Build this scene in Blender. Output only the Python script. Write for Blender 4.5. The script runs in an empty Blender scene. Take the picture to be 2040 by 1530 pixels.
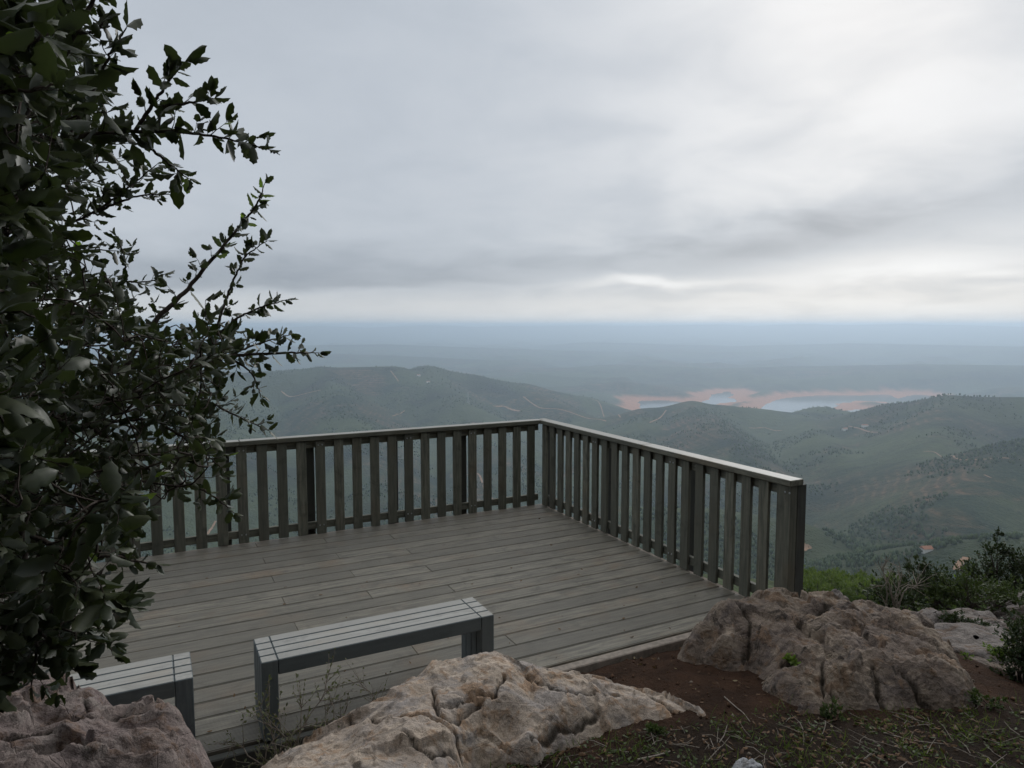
import bpy, math, random
import numpy as np
from mathutils import Vector

random.seed(7)
rng = np.random.default_rng(7)
sc = bpy.context.scene
col = sc.collection
rad = math.radians

# ------------------------------------------------------------------ camera, world, sun, exposure
F, PCX, PCY, CAMZ = 1400.0, 1020.0, 765.0, 2.1           # focal length in photo pixels, eye 2.1 m above the deck
PITCH = math.atan2(765 - 648, F)
cam = bpy.data.cameras.new('camera')
cam.sensor_width = 36.0
cam.lens = F / 2040 * 36.0
cam.clip_start = 0.05
cam.clip_end = 120000
camo = bpy.data.objects.new('camera', cam)
camo.location = (0, 0, CAMZ)
camo.rotation_euler = (math.pi / 2 - PITCH, 0, 0)
col.objects.link(camo)
sc.camera = camo

SUN_AZ, SUN_EL = rad(27), rad(27)                        # to the right of straight ahead, behind the cloud
SUN_DIR = Vector((math.sin(SUN_AZ) * math.cos(SUN_EL), math.cos(SUN_AZ) * math.cos(SUN_EL), math.sin(SUN_EL)))


def build_world():
    w = bpy.data.worlds.new('World')
    sc.world = w
    w.use_nodes = True
    nt = w.node_tree
    nt.nodes.clear()
    L = nt.links.new

    def nd(t, **k):
        n = nt.nodes.new(t)
        for a, b in k.items():
            setattr(n, a, b)
        return n

    def m(op, a, b=None, clamp=False):
        n = nd('ShaderNodeMath', operation=op, use_clamp=clamp)
        for i, v in enumerate((a, b)):
            if v is None:
                continue
            if isinstance(v, (int, float)):
                n.inputs[i].default_value = v
            else:
                L(v, n.inputs[i])
        return n.outputs[0]

    def bump(x, c, wd):                                   # smooth bump of x round c
        d = m('DIVIDE', m('SUBTRACT', x, c), wd)
        return m('POWER', 2.71828, m('MULTIPLY', m('MULTIPLY', d, d), -1.0))

    def ramp(x, a, b, lo, hi):
        n = nd('ShaderNodeMapRange', interpolation_type='SMOOTHSTEP')
        L(x, n.inputs['Value'])
        n.inputs['From Min'].default_value = a
        n.inputs['From Max'].default_value = b
        n.inputs['To Min'].default_value = lo
        n.inputs['To Max'].default_value = hi
        return n.outputs[0]

    tc = nd('ShaderNodeTexCoord')
    sep = nd('ShaderNodeSeparateXYZ')
    L(tc.outputs['Generated'], sep.inputs[0])
    X, Y, Z = sep.outputs
    hz = m('SQRT', m('ADD', m('MULTIPLY', X, X), m('MULTIPLY', Y, Y)))
    tan = m('DIVIDE', Z, m('MAXIMUM', hz, 0.02))
    az = m('ARCTAN2', X, Y)
    zc = m('ADD', m('MAXIMUM', Z, 0.0), 0.20)
    cmb = nd('ShaderNodeCombineXYZ')
    L(m('DIVIDE', X, zc), cmb.inputs[0])
    L(m('DIVIDE', Y, zc), cmb.inputs[1])

    def noise(scale, detail, rough, dist, off):
        mp = nd('ShaderNodeMapping')
        mp.inputs['Location'].default_value = off
        L(cmb.outputs[0], mp.inputs['Vector'])
        n = nd('ShaderNodeTexNoise')
        n.inputs['Scale'].default_value = scale
        n.inputs['Detail'].default_value = detail
        n.inputs['Roughness'].default_value = rough
        n.inputs['Distortion'].default_value = dist
        L(mp.outputs[0], n.inputs['Vector'])
        return m('SUBTRACT', n.outputs['Fac'], 0.5)

    n1 = noise(0.75, 3, 0.45, 0.2, (3.1, 1.7, 0))
    n2 = noise(2.4, 4, 0.5, 0.35, (9.3, 4.2, 0))
    n3 = noise(0.40, 3, 0.5, 0.2, (1.3, 7.7, 2))
    n4 = noise(5.5, 7, 0.6, 0.6, (4.4, 2.2, 5))
    # light of the hidden sun spread by the cloud
    dv = nd('ShaderNodeVectorMath', operation='DOT_PRODUCT')
    nv = nd('ShaderNodeVectorMath', operation='NORMALIZE')
    L(tc.outputs['Generated'], nv.inputs[0])
    L(nv.outputs[0], dv.inputs[0])
    dv.inputs[1].default_value = (math.sin(rad(27)) * math.cos(rad(15)), math.cos(rad(27)) * math.cos(rad(15)), math.sin(rad(15)))
    dot = m('MAXIMUM', dv.outputs['Value'], 0.0)
    glow = m('ADD', m('MULTIPLY', m('POWER', dot, 14.0), 0.13), m('MULTIPLY', m('POWER', dot, 6.0), 0.05))
    glow = m('MULTIPLY', glow, ramp(n2, -0.22, 0.14, 0.6, 1.15))
    v = m('ADD', 0.44, m('MULTIPLY', n1, 0.13))
    v = m('ADD', v, m('MULTIPLY', n2, 0.07))
    v = m('ADD', v, m('MULTIPLY', n3, 0.10))
    v = m('ADD', v, m('MULTIPLY', n4, 0.045))
    v = m('ADD', v, glow)
    # long dark banks low over the land
    wob = m('ADD', tan, m('MULTIPLY', n2, 0.035))
    c1 = m('ADD', 0.082, m('MULTIPLY', az, 0.03))
    low = ramp(m('SUBTRACT', wob, c1), -0.032, -0.016, 0.0, 1.0)
    up = ramp(m('SUBTRACT', wob, c1), -0.005, 0.055, 1.0, 0.0)
    bank = m('MULTIPLY', m('MULTIPLY', low, up), m('ADD', 0.12, m('MULTIPLY', n1, 0.3)))
    v = m('SUBTRACT', v, m('MULTIPLY', bank, ramp(az, -0.15, 0.25, 1.0, 0.35)))
    c2 = m('ADD', 0.060, m('MULTIPLY', az, 0.15))
    bank2 = m('MULTIPLY', bump(wob, c2, 0.036), ramp(az, 0.05, 0.40, 0.02, 0.20))
    v = m('SUBTRACT', v, bank2)
    v = m('ADD', v, m('MULTIPLY', bump(tan, 0.016, 0.022), 0.10))
    # thin places where the cloud lets the light through
    for a_, t_, wa, wt in ((0.172, 0.064, 0.045, 0.008), (0.20, 0.060, 0.12, 0.010), (0.60, 0.056, 0.04, 0.007), (0.50, 0.075, 0.13, 0.018)):
        v = m('ADD', v, m('MULTIPLY', m('MULTIPLY', bump(wob, t_, wt), bump(az, a_, wa)), 0.14))
    v = m('MULTIPLY', v, ramp(Z, 0.35, 1.0, 1.0, 2.0))       # an overcast sky is brightest overhead
    v = m('MAXIMUM', v, 0.15)
    cr = nd('ShaderNodeValToRGB')
    e = cr.color_ramp
    e.elements[0].position = 0.0
    e.elements[0].color = (0.0, 0.0, 0.0, 1)
    e.elements[1].position = 1.0
    e.elements[1].color = (0.97, 0.99, 1.01, 1)
    for p, c in ((0.3, (0.262, 0.296, 0.344)), (0.45, (0.415, 0.452, 0.500)), (0.62, (0.60, 0.62, 0.645))):
        x = e.elements.new(p)
        x.color = (*c, 1)
    L(v, cr.inputs[0])
    # a trace of warm light just over the land
    warm = nd('ShaderNodeMix', data_type='RGBA', blend_type='MULTIPLY')
    L(m('MULTIPLY', bump(tan, 0.015, 0.035), 0.8), warm.inputs[0])
    L(cr.outputs[0], warm.inputs[6])
    warm.inputs[7].default_value = (1.03, 1.0, 0.95, 1)
    sky = nd('ShaderNodeTexSky', sky_type='NISHITA')
    sky.sun_disc = False
    sky.sun_elevation = SUN_EL
    sky.sun_rotation = SUN_AZ
    sky.altitude = 500
    sky.dust_density = 3
    ten = nd('ShaderNodeVectorMath', operation='SCALE')
    L(warm.outputs[2], ten.inputs[0])
    ten.inputs['Scale'].default_value = 10.0
    mx = nd('ShaderNodeMix', data_type='RGBA')
    mx.inputs[0].default_value = 0.96                     # the cloud deck hides nearly all of the blue
    L(sky.outputs[0], mx.inputs[6])
    L(ten.outputs[0], mx.inputs[7])
    bg = nd('ShaderNodeBackground')
    bg.inputs['Strength'].default_value = 0.1
    L(mx.outputs[2], bg.inputs['Color'])
    out = nd('ShaderNodeOutputWorld')
    L(bg.outputs[0], out.inputs['Surface'])


build_world()
sl = bpy.data.lights.new('sun', 'SUN')
sl.energy = 0.85
sl.angle = rad(25)
sl.color = (1.0, 0.98, 0.95)
slo = bpy.data.objects.new('sun', sl)
slo.rotation_euler = (-SUN_DIR).to_track_quat('-Z', 'Y').to_euler()
slo.location = (20, 40, 30)
col.objects.link(slo)

vs = sc.view_settings
vs.view_transform = 'Standard'
vs.look = 'None'
vs.exposure = 0.3
vs.gamma = 1.0
vs.use_curve_mapping = False
cy = sc.cycles
cy.use_denoising = True
cy.denoiser = 'OPENIMAGEDENOISE'
cy.use_adaptive_sampling = True
cy.adaptive_threshold = 0.015
cy.max_bounces = 6
cy.diffuse_bounces = 3
cy.glossy_bounces = 2
cy.transmission_bounces = 3
cy.volume_bounces = 2
cy.sample_clamp_indirect = 4.0


# ------------------------------------------------------------------ helpers
def ray(px, py):
    c, s = math.cos(PITCH), math.sin(PITCH)
    a, b = (px - PCX) / F, -(py - PCY) / F
    return np.array([a, c + b * s, -s + b * c])


def at_y(px, py, y):                                       # point on the pixel's ray at distance y ahead
    r = ray(px, py)
    return np.array([0, 0, CAMZ]) + r * (y / r[1])


def at_z(px, py, z):
    r = ray(px, py)
    return np.array([0, 0, CAMZ]) + r * ((z - CAMZ) / r[2])


def at_d(px, py, d):
    r = ray(px, py)
    return np.array([0, 0, CAMZ]) + r * (d / math.hypot(r[0], r[1]))


def proj(x, y, z):
    c, s_ = math.cos(PITCH), math.sin(PITCH)
    dz = z - CAMZ
    yc = y * c - dz * s_
    zc = y * s_ + dz * c
    return PCX + F * x / yc, PCY - F * zc / yc


def litter_line(px):
    return np.interp(px, [900, 1010, 1200, 1300, 1400, 1480, 1560, 1700, 1950, 2300], [1530, 1497, 1480, 1450, 1442, 1432, 1415, 1425, 1405, 1395])


def sstep(a, b, x):
    t = np.clip((x - a) / (b - a), 0, 1)
    return t * t * (3 - 2 * t)


def gnoise(x, y, seed=0):
    x = np.asarray(x, float)
    y = np.asarray(y, float)
    xi = np.floor(x).astype(np.int64)
    yi = np.floor(y).astype(np.int64)
    xf, yf = x - xi, y - yi

    def g(ix, iy, dx, dy):
        h = (ix * 374761393 + iy * 668265263 + seed * 974634777) & 0xffffffff
        h = ((h ^ (h >> 13)) * 1274126177) & 0xffffffff
        h = (h ^ (h >> 16)) & 0xffff
        a = h * (2 * math.pi / 65536)
        return np.cos(a) * dx + np.sin(a) * dy
    u = xf * xf * xf * (xf * (xf * 6 - 15) + 10)
    v = yf * yf * yf * (yf * (yf * 6 - 15) + 10)
    a = g(xi, yi, xf, yf)
    b = g(xi + 1, yi, xf - 1, yf)
    c = g(xi, yi + 1, xf, yf - 1)
    d = g(xi + 1, yi + 1, xf - 1, yf - 1)
    return ((a * (1 - u) + b * u) * (1 - v) + (c * (1 - u) + d * u) * v) * 1.5


def fbm(x, y, octv=4, seed=0, gain=0.5):
    s, a = 0, 1.0
    for i in range(octv):
        s = s + a * gnoise(x * 2 ** i, y * 2 ** i, seed + i * 17)
        a *= gain
    return s


def ridged(x, y, octv=4, seed=0):
    s, a = 0, 1.0
    for i in range(octv):
        s = s + a * (1 - 2 * np.abs(gnoise(x * 2 ** i, y * 2 ** i, seed + i * 13)))
        a *= 0.5
    return s / 1.9


def seg_dist(px, py, A, B):
    d = B - A
    t = np.clip(((px - A[0]) * d[0] + (py - A[1]) * d[1]) / (d[0] ** 2 + d[1] ** 2 + 1e-12), 0, 1)
    return np.hypot(px - A[0] - t * d[0], py - A[1] - t * d[1]), t


def poly_sd(px, py, poly):                                 # negative inside
    n = len(poly)
    best = np.full(px.shape, 1e12)
    ins = np.zeros(px.shape, bool)
    for i in range(n):
        A, B = poly[i], poly[(i + 1) % n]
        d, _ = seg_dist(px, py, A, B)
        best = np.minimum(best, d)
        c = ((A[1] > py) != (B[1] > py))
        xs = (B[0] - A[0]) * (py - A[1]) / (B[1] - A[1] + 1e-12) + A[0]
        ins ^= c & (px < xs)
    return np.where(ins, -best, best)


def tag(o, label=None, cat=None, group=None, kind=None):
    if label:
        o['label'] = label
    if cat:
        o['category'] = cat
    if group:
        o['group'] = group
    if kind:
        o['kind'] = kind
    return o


def link(name, me, parent=None, mat=None):
    o = bpy.data.objects.new(name, me)
    col.objects.link(o)
    if parent is not None:
        o.parent = parent
    if mat is not None and me is not None and not me.materials:
        me.materials.append(mat)
    return o


def empty(name, loc=(0, 0, 0), rz=0.0):
    o = bpy.data.objects.new(name, None)
    o.location = loc
    o.rotation_euler = (0, 0, rz)
    o.empty_display_size = 0.1
    col.objects.link(o)
    return o


def np_mesh(name, V, Fc, mat=None, smooth=False, attrs=None):
    me = bpy.data.meshes.new(name)
    V = np.asarray(V, np.float32)
    Fc = np.asarray(Fc, np.int32)
    k = Fc.shape[1]
    me.vertices.add(len(V))
    me.vertices.foreach_set('co', V.ravel())
    me.loops.add(Fc.size)
    me.loops.foreach_set('vertex_index', Fc.ravel())
    me.polygons.add(len(Fc))
    me.polygons.foreach_set('loop_start', np.arange(0, Fc.size, k, dtype=np.int32))
    me.polygons.foreach_set('loop_total', np.full(len(Fc), k, np.int32))
    if smooth:
        me.polygons.foreach_set('use_smooth', np.ones(len(Fc), bool))
    for n, a in (attrs or {}).items():
        at = me.attributes.new(n, 'FLOAT', 'POINT')
        at.data.foreach_set('value', np.asarray(a, np.float32))
    me.update()
    me.validate()
    if mat:
        me.materials.append(mat)
    return me


def box_mesh(name, x0, x1, y0, y1, z0, z1, mat=None, bev=0.003):
    """box with chamfered edges, 24 vertices"""
    V, Fc = [], []
    b = min(bev, (x1 - x0) * .3, (y1 - y0) * .3, (z1 - z0) * .3)
    c = [(x0 + x1) / 2, (y0 + y1) / 2, (z0 + z1) / 2]
    h = [(x1 - x0) / 2, (y1 - y0) / 2, (z1 - z0) / 2]
    idx = {}
    for sx in (-1, 1):
        for sy in (-1, 1):
            for sz in (-1, 1):
                s = (sx, sy, sz)
                for ax in range(3):
                    idx[s, ax] = len(V)
                    V.append([c[i] + s[i] * (h[i] - (0 if i == ax else b)) for i in range(3)])
    for ax in range(3):
        a1, a2 = [(1, 2), (2, 0), (0, 1)][ax]
        for sg in (-1, 1):
            q = []
            for p1, p2 in ((-1, -1), (1, -1), (1, 1), (-1, 1)):
                s = [0, 0, 0]
                s[ax], s[a1], s[a2] = sg, p1, p2
                q.append(idx[tuple(s), ax])
            Fc.append(q if sg > 0 else q[::-1])
    for ax in range(3):                                   # edges along ax
        a1, a2 = [(1, 2), (2, 0), (0, 1)][ax]
        for p1 in (-1, 1):
            for p2 in (-1, 1):
                s0, s1 = [0] * 3, [0] * 3
                s0[ax], s1[ax] = -1, 1
                s0[a1] = s1[a1] = p1
                s0[a2] = s1[a2] = p2
                q = [idx[tuple(s0), a1], idx[tuple(s1), a1], idx[tuple(s1), a2], idx[tuple(s0), a2]]
                Fc.append(q if p1 * p2 < 0 else q[::-1])
    tri = []
    for s in {k[0] for k in idx}:
        q = [idx[s, 0], idx[s, 1], idx[s, 2]]
        tri.append(q if s[0] * s[1] * s[2] > 0 else q[::-1])
    me = bpy.data.meshes.new(name)
    me.from_pydata(V, [], Fc + tri)
    me.update()
    if mat:
        me.materials.append(mat)
    return me


def tube_arrays(P, R, n=6):
    """swept tube along points P with radii R, closed tip"""
    P = np.asarray(P, float)
    R = np.asarray(R, float)
    T = np.gradient(P, axis=0)
    T /= np.linalg.norm(T, axis=1)[:, None] + 1e-9
    up = np.array([0, 0, 1.0]) if abs(T[0][2]) < .9 else np.array([1.0, 0, 0])
    V = []
    a = np.arange(n) * 2 * math.pi / n
    for i in range(len(P)):
        s = np.cross(T[i], up)
        s /= np.linalg.norm(s) + 1e-9
        up = np.cross(s, T[i])
        V.append(P[i] + R[i] * (np.cos(a)[:, None] * s + np.sin(a)[:, None] * up))
    V = np.concatenate(V)
    Fc = []
    for i in range(len(P) - 1):
        for j in range(n):
            k = (j + 1) % n
            Fc.append((i * n + j, i * n + k, (i + 1) * n + k, (i + 1) * n + j))
    return V, np.array(Fc)


def join_arrays(parts):
    V, Fc, o = [], [], 0
    for v, f in parts:
        V.append(v)
        Fc.append(f + o)
        o += len(v)
    return np.concatenate(V), np.concatenate(Fc)


def smooth_path(pts, n):
    """Catmull-Rom through pts"""
    P = np.asarray(pts, float)
    P = np.vstack([2 * P[0] - P[1], P, 2 * P[-1] - P[-2]])
    out = []
    m = len(P) - 3
    for t in np.linspace(0, m - 1e-6, n):
        i = int(t)
        f = t - i
        a, b, c, d = P[i], P[i + 1], P[i + 2], P[i + 3]
        out.append(0.5 * (2 * b + (c - a) * f + (2 * a - 5 * b + 4 * c - d) * f * f + (3 * b - a - 3 * c + d) * f ** 3))
    return np.array(out)


class Mat:
    def __init__(s, name):
        s.m = bpy.data.materials.new(name)
        s.m.use_nodes = True
        s.nt = s.m.node_tree
        s.b = s.nt.nodes['Principled BSDF']
        s.L = s.nt.links.new

    def n(s, t, **k):
        x = s.nt.nodes.new(t)
        for a, b in k.items():
            setattr(x, a, b)
        return x

    def put(s, sock, v):
        if isinstance(v, bpy.types.NodeSocket):
            s.L(v, sock)
        elif isinstance(v, tuple) and len(v) == 3 and sock.type == 'RGBA':
            sock.default_value = (*v, 1)
        else:
            sock.default_value = v

    def math(s, op, a, b=0.0, clamp=False):
        x = s.n('ShaderNodeMath', operation=op, use_clamp=clamp)
        s.put(x.inputs[0], a)
        s.put(x.inputs[1], b)
        return x.outputs[0]

    def coord(s, kind='Object', scale=(1, 1, 1), rnd=False, rot=(0, 0, 0)):
        if kind == 'Position':
            src = s.n('ShaderNodeNewGeometry').outputs['Position']
        else:
            src = s.n('ShaderNodeTexCoord').outputs[kind]
        if rnd:
            oi = s.n('ShaderNodeObjectInfo')
            a = s.n('ShaderNodeVectorMath', operation='ADD')
            s.L(src, a.inputs[0])
            sc_ = s.n('ShaderNodeVectorMath', operation='SCALE')
            cb = s.n('ShaderNodeCombineXYZ')
            s.L(oi.outputs['Random'], cb.inputs[0])
            s.L(s.math('FRACT', s.math('MULTIPLY', oi.outputs['Random'], 7.31)), cb.inputs[1])
            s.L(s.math('FRACT', s.math('MULTIPLY', oi.outputs['Random'], 13.7)), cb.inputs[2])
            s.L(cb.outputs[0], sc_.inputs[0])
            sc_.inputs['Scale'].default_value = 40
            s.L(sc_.outputs[0], a.inputs[1])
            src = a.outputs[0]
        mp = s.n('ShaderNodeMapping')
        mp.inputs['Scale'].default_value = scale
        mp.inputs['Rotation'].default_value = rot
        s.L(src, mp.inputs['Vector'])
        return mp.outputs[0]

    def noise(s, vec, scale, detail=4, rough=0.55, dist=0.0):
        x = s.n('ShaderNodeTexNoise')
        s.L(vec, x.inputs['Vector'])
        x.inputs['Scale'].default_value = scale
        x.inputs['Detail'].default_value = detail
        x.inputs['Roughness'].default_value = rough
        x.inputs['Distortion'].default_value = dist
        return x.outputs['Fac']

    def voro(s, vec, scale, feature='F1'):
        x = s.n('ShaderNodeTexVoronoi', feature=feature)
        s.L(vec, x.inputs['Vector'])
        x.inputs['Scale'].default_value = scale
        return x.outputs['Distance']

    def ramp(s, x, a, b, lo=0.0, hi=1.0):
        r = s.n('ShaderNodeMapRange', interpolation_type='SMOOTHSTEP')
        s.put(r.inputs['Value'], x)
        for k, v in (('From Min', a), ('From Max', b), ('To Min', lo), ('To Max', hi)):
            r.inputs[k].default_value = v
        return r.outputs[0]

    def mix(s, f, a, b, mode='MIX'):
        x = s.n('ShaderNodeMix', data_type='RGBA', blend_type=mode)
        s.put(x.inputs[0], f)
        s.put(x.inputs[6], a)
        s.put(x.inputs[7], b)
        return x.outputs[2]

    def attr(s, name):
        return s.n('ShaderNodeAttribute', attribute_name=name).outputs['Fac']

    def rand(s):
        return s.n('ShaderNodeObjectInfo').outputs['Random']

    def bump(s, h, strength=0.5, dist=0.01, nrm=None):
        x = s.n('ShaderNodeBump')
        s.L(h, x.inputs['Height'])
        x.inputs['Strength'].default_value = strength
        x.inputs['Distance'].default_value = dist
        if nrm is not None:
            s.L(nrm, x.inputs['Normal'])
        return x.outputs[0]

    def done(s, color=None, rough=0.8, normal=None, spec=0.3):
        if color is not None:
            s.put(s.b.inputs['Base Color'], color)
        s.put(s.b.inputs['Roughness'], rough)
        s.b.inputs['Specular IOR Level'].default_value = spec
        if normal is not None:
            s.L(normal, s.b.inputs['Normal'])
        return s.m


# ------------------------------------------------------------------ materials
def mat_plank(name, base, dark, warm, groove=0.0, rough=0.75, spec=0.3):
    """weathered recycled-plastic profile, grain along local x"""
    M = Mat(name)
    c = M.coord('Object', (1, 1, 1), rnd=True)
    cs = M.coord('Object', (0.8, 9, 9), rnd=True)
    n1 = M.noise(cs, 5, 5, 0.6)
    n2 = M.noise(c, 2.2, 4, 0.6)
    n3 = M.noise(c, 45, 3, 0.6)
    r = M.rand()
    colr = M.mix(M.ramp(n1, 0.3, 0.7), base, dark)
    colr = M.mix(M.ramp(n2, 0.5, 0.75, 0, 0.6), colr, warm)
    colr = M.mix(M.ramp(r, 0, 1, 0.0, 0.7), colr, dark)
    st = M.noise(c, 6, 6, 0.65, 0.5)
    colr = M.mix(M.ramp(st, 0.52, 0.72, 0, 0.55), colr, tuple(x * 0.6 for x in dark))
    colr = M.mix(M.ramp(n3, 0.55, 0.75, 0, 0.35), colr, tuple(x * 0.55 for x in base))
    h = M.math('MULTIPLY', n3, 0.35)
    nrm = M.bump(h, 0.35, 0.003)
    if groove:
        w = M.n('ShaderNodeTexWave', wave_type='BANDS', bands_direction='Y', wave_profile='SIN')
        M.L(M.coord('Object'), w.inputs['Vector'])
        w.inputs['Scale'].default_value = groove
        w.inputs['Distortion'].default_value = 0.0
        nrm = M.bump(w.outputs['Fac'], 0.8, 0.005, nrm)
        colr = M.mix(M.ramp(w.outputs['Fac'], 0.5, 0.0, 0, 0.4), colr, tuple(x * 0.5 for x in dark))
    return M.done(colr, rough, nrm, spec)


M_DECK = mat_plank('deck_plank', (0.262, 0.243, 0.194), (0.112, 0.105, 0.086), (0.228, 0.148, 0.084), groove=28.0, rough=0.5, spec=0.45)
M_RAIL = mat_plank('rail_plank', (0.190, 0.188, 0.148), (0.085, 0.088, 0.072), (0.150, 0.120, 0.080))
M_CAP = mat_plank('cap_plank', (0.31, 0.31, 0.285), (0.23, 0.23, 0.21), (0.27, 0.235, 0.19), rough=0.5, spec=0.4)  # pale handrail top, brightness of the sky painted in
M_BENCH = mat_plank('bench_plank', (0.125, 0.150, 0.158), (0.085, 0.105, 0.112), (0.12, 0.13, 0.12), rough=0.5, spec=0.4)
M_BENCH_TOP = mat_plank('sky_lit_bench_top', (0.34, 0.335, 0.31), (0.25, 0.248, 0.23), (0.30, 0.255, 0.19), rough=0.5, spec=0.4)  # lighter copy of the bench plank, skylight on upper faces painted in
M_POST = mat_plank('post_plank', (0.075, 0.078, 0.07), (0.05, 0.052, 0.047), (0.07, 0.06, 0.05))


def mat_simple(name, c, rough=0.6, spec=0.4, metal=0.0):
    M = Mat(name)
    n = M.noise(M.coord('Object', rnd=True), 30, 3)
    k = M.mix(M.ramp(n, 0.35, 0.7), c, tuple(x * 0.7 for x in c))
    M.b.inputs['Metallic'].default_value = metal
    return M.done(k, rough, None, spec)


M_STEEL = mat_simple('galvanised_steel', (0.42, 0.44, 0.45), 0.45, 0.5, 0.6)
M_CONC = mat_simple('pale_edging', (0.27, 0.235, 0.20), 0.9, 0.2)


def mat_rock(name, a, b, c, stain, dark_amt=0.4, rot=0.0, scale=1.0, relief=0.03):
    M = Mat(name)
    p = M.coord('Position', (1, 1, 1))
    pr = M.coord('Position', (1.2, 2.4, 1.9), rot=(0.25, 0.1, rot))
    big = M.noise(p, 2.6 * scale, 6, 0.6, 0.6)
    mid = M.noise(p, 9 * scale, 6, 0.65, 0.8)
    lay = M.noise(pr, 3.5 * scale, 7, 0.65, 0.5)
    fine = M.noise(p, 70, 5, 0.7)
    k = M.mix(M.ramp(big, 0.38, 0.62), a, b)
    k = M.mix(M.ramp(lay, 0.45, 0.66, 0, 0.8), k, c)
    k = M.mix(M.ramp(mid, 0.50, 0.64, 0, 0.85), k, stain)
    ln = M.noise(pr, 11 * scale, 6, 0.7, 1.2)
    k = M.mix(M.ramp(M.math('ABSOLUTE', M.math('SUBTRACT', ln, 0.5)), 0.022, 0.0, 0, 0.7), k, tuple(x * 0.3 for x in b))
    k = M.mix(M.ramp(M.noise(p, 7 * scale, 7, 0.7, 0.7), 0.56, 0.68, 0, 0.6), k, tuple(min(1, x * 1.45) for x in a))
    dk = M.noise(p, 5.5 * scale, 8, 0.72, 1.0)
    k = M.mix(M.ramp(dk, 0.565, 0.63, 0, dark_amt), k, (0.025, 0.022, 0.02))
    sp = M.noise(p, 160, 3, 0.7)
    k = M.mix(M.ramp(sp, 0.58, 0.72, 0, 0.5), k, tuple(min(1, x * 1.7) for x in a))
    k = M.mix(M.ramp(sp, 0.42, 0.30, 0, 0.55), k, tuple(x * 0.35 for x in b))
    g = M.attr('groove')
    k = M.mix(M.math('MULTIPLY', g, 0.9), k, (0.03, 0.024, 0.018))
    cr = M.voro(M.coord('Position', (1, 1, 1.4)), 4.2 * scale, 'DISTANCE_TO_EDGE')
    h = M.math('ADD', M.math('MULTIPLY', mid, 0.8), M.math('MULTIPLY', fine, 0.30))
    h = M.math('ADD', h, M.math('MULTIPLY', lay, 0.35))
    h = M.math('ADD', h, M.math('MULTIPLY', M.ramp(cr, 0.0, 0.012), 0.10))
    h = M.math('ADD', h, M.math('MULTIPLY', M.voro(M.coord('Position'), 30 * scale), 0.35))
    return M.done(k, 0.9, M.bump(h, 1.0, relief), 0.2)


M_ROCKC = mat_rock('tan_rock', (0.42, 0.345, 0.275), (0.34, 0.285, 0.24), (0.27, 0.25, 0.24), (0.30, 0.195, 0.12), 0.3, relief=0.02)
M_ROCKR = mat_rock('brown_rock', (0.265, 0.215, 0.168), (0.165, 0.130, 0.108), (0.115, 0.096, 0.09), (0.175, 0.115, 0.075), 0.75, rot=0.9)
M_ROCKL = mat_rock('purple_rock', (0.26, 0.21, 0.19), (0.19, 0.148, 0.142), (0.29, 0.25, 0.225), (0.19, 0.125, 0.09), 0.45, rot=0.4)
M_ROCKP = mat_rock('pale_rock', (0.215, 0.19, 0.172), (0.16, 0.14, 0.13), (0.12, 0.108, 0.105), (0.13, 0.09, 0.066), 0.4, rot=0.5)
M_STONE = mat_rock('grey_stone', (0.36, 0.37, 0.39), (0.30, 0.31, 0.33), (0.4, 0.4, 0.41), (0.26, 0.25, 0.24), 0.1)


def mat_leaf(name, top, top2, under, rough=0.42, trans=0.12, new=(0.16, 0.22, 0.04), spec=0.15):
    M = Mat(name)
    r = M.attr('tone')
    n = M.noise(M.coord('Position'), 60, 2)
    k = M.mix(r, top, top2)
    k = M.mix(M.ramp(n, 0.4, 0.7, 0, 0.4), k, tuple(x * 0.6 for x in top))
    k = M.mix(M.ramp(r, 0.955, 0.97), k, new)
    k = M.mix(M.n('ShaderNodeNewGeometry').outputs['Backfacing'], k, under)
    M.done(k, rough, None, spec)
    t = M.n('ShaderNodeBsdfTranslucent')
    M.L(M.mix(1.0, k, (1.6, 2.0, 0.7), 'MULTIPLY'), t.inputs[0])
    ms = M.n('ShaderNodeMixShader')
    M.put(ms.inputs[0], M.ramp(r, 0.955, 0.97, trans, 0.5))
    M.L(M.b.outputs[0], ms.inputs[1])
    M.L(t.outputs[0], ms.inputs[2])
    M.L(ms.outputs[0], M.nt.nodes['Material Output'].inputs['Surface'])
    return M.m


M_OAK = mat_leaf('oak_leaf', (0.030, 0.042, 0.022), (0.075, 0.086, 0.042), (0.075, 0.085, 0.066), spec=0.3)
M_SHRUB = mat_leaf('shrub_leaf', (0.040, 0.060, 0.022), (0.065, 0.085, 0.030), (0.07, 0.085, 0.045), 0.55, 0.2)
M_SHRUBD = mat_leaf('dark_shrub_leaf', (0.022, 0.036, 0.016), (0.040, 0.055, 0.024), (0.05, 0.06, 0.035), 0.5, 0.15)
M_LIME = mat_leaf('lime_leaf', (0.10, 0.16, 0.03), (0.15, 0.21, 0.045), (0.13, 0.17, 0.06), 0.55, 0.3)
M_PINE = mat_leaf('pine_needles', (0.070, 0.100, 0.026), (0.135, 0.165, 0.045), (0.10, 0.125, 0.045), 0.6, 0.25)
M_DRYLEAF = mat_leaf('dry_leaf', (0.075, 0.043, 0.026), (0.15, 0.092, 0.052), (0.11, 0.075, 0.05), 0.7, 0.1, (0.30, 0.25, 0.17))
M_GRASS = mat_leaf('grass_blade', (0.085, 0.13, 0.03), (0.16, 0.18, 0.055), (0.075, 0.10, 0.03), 0.6, 0.25, (0.25, 0.22, 0.10))
M_OLIVE = mat_leaf('small_grey_leaf', (0.10, 0.11, 0.06), (0.16, 0.165, 0.10), (0.14, 0.145, 0.10), 0.6, 0.15)


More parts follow.
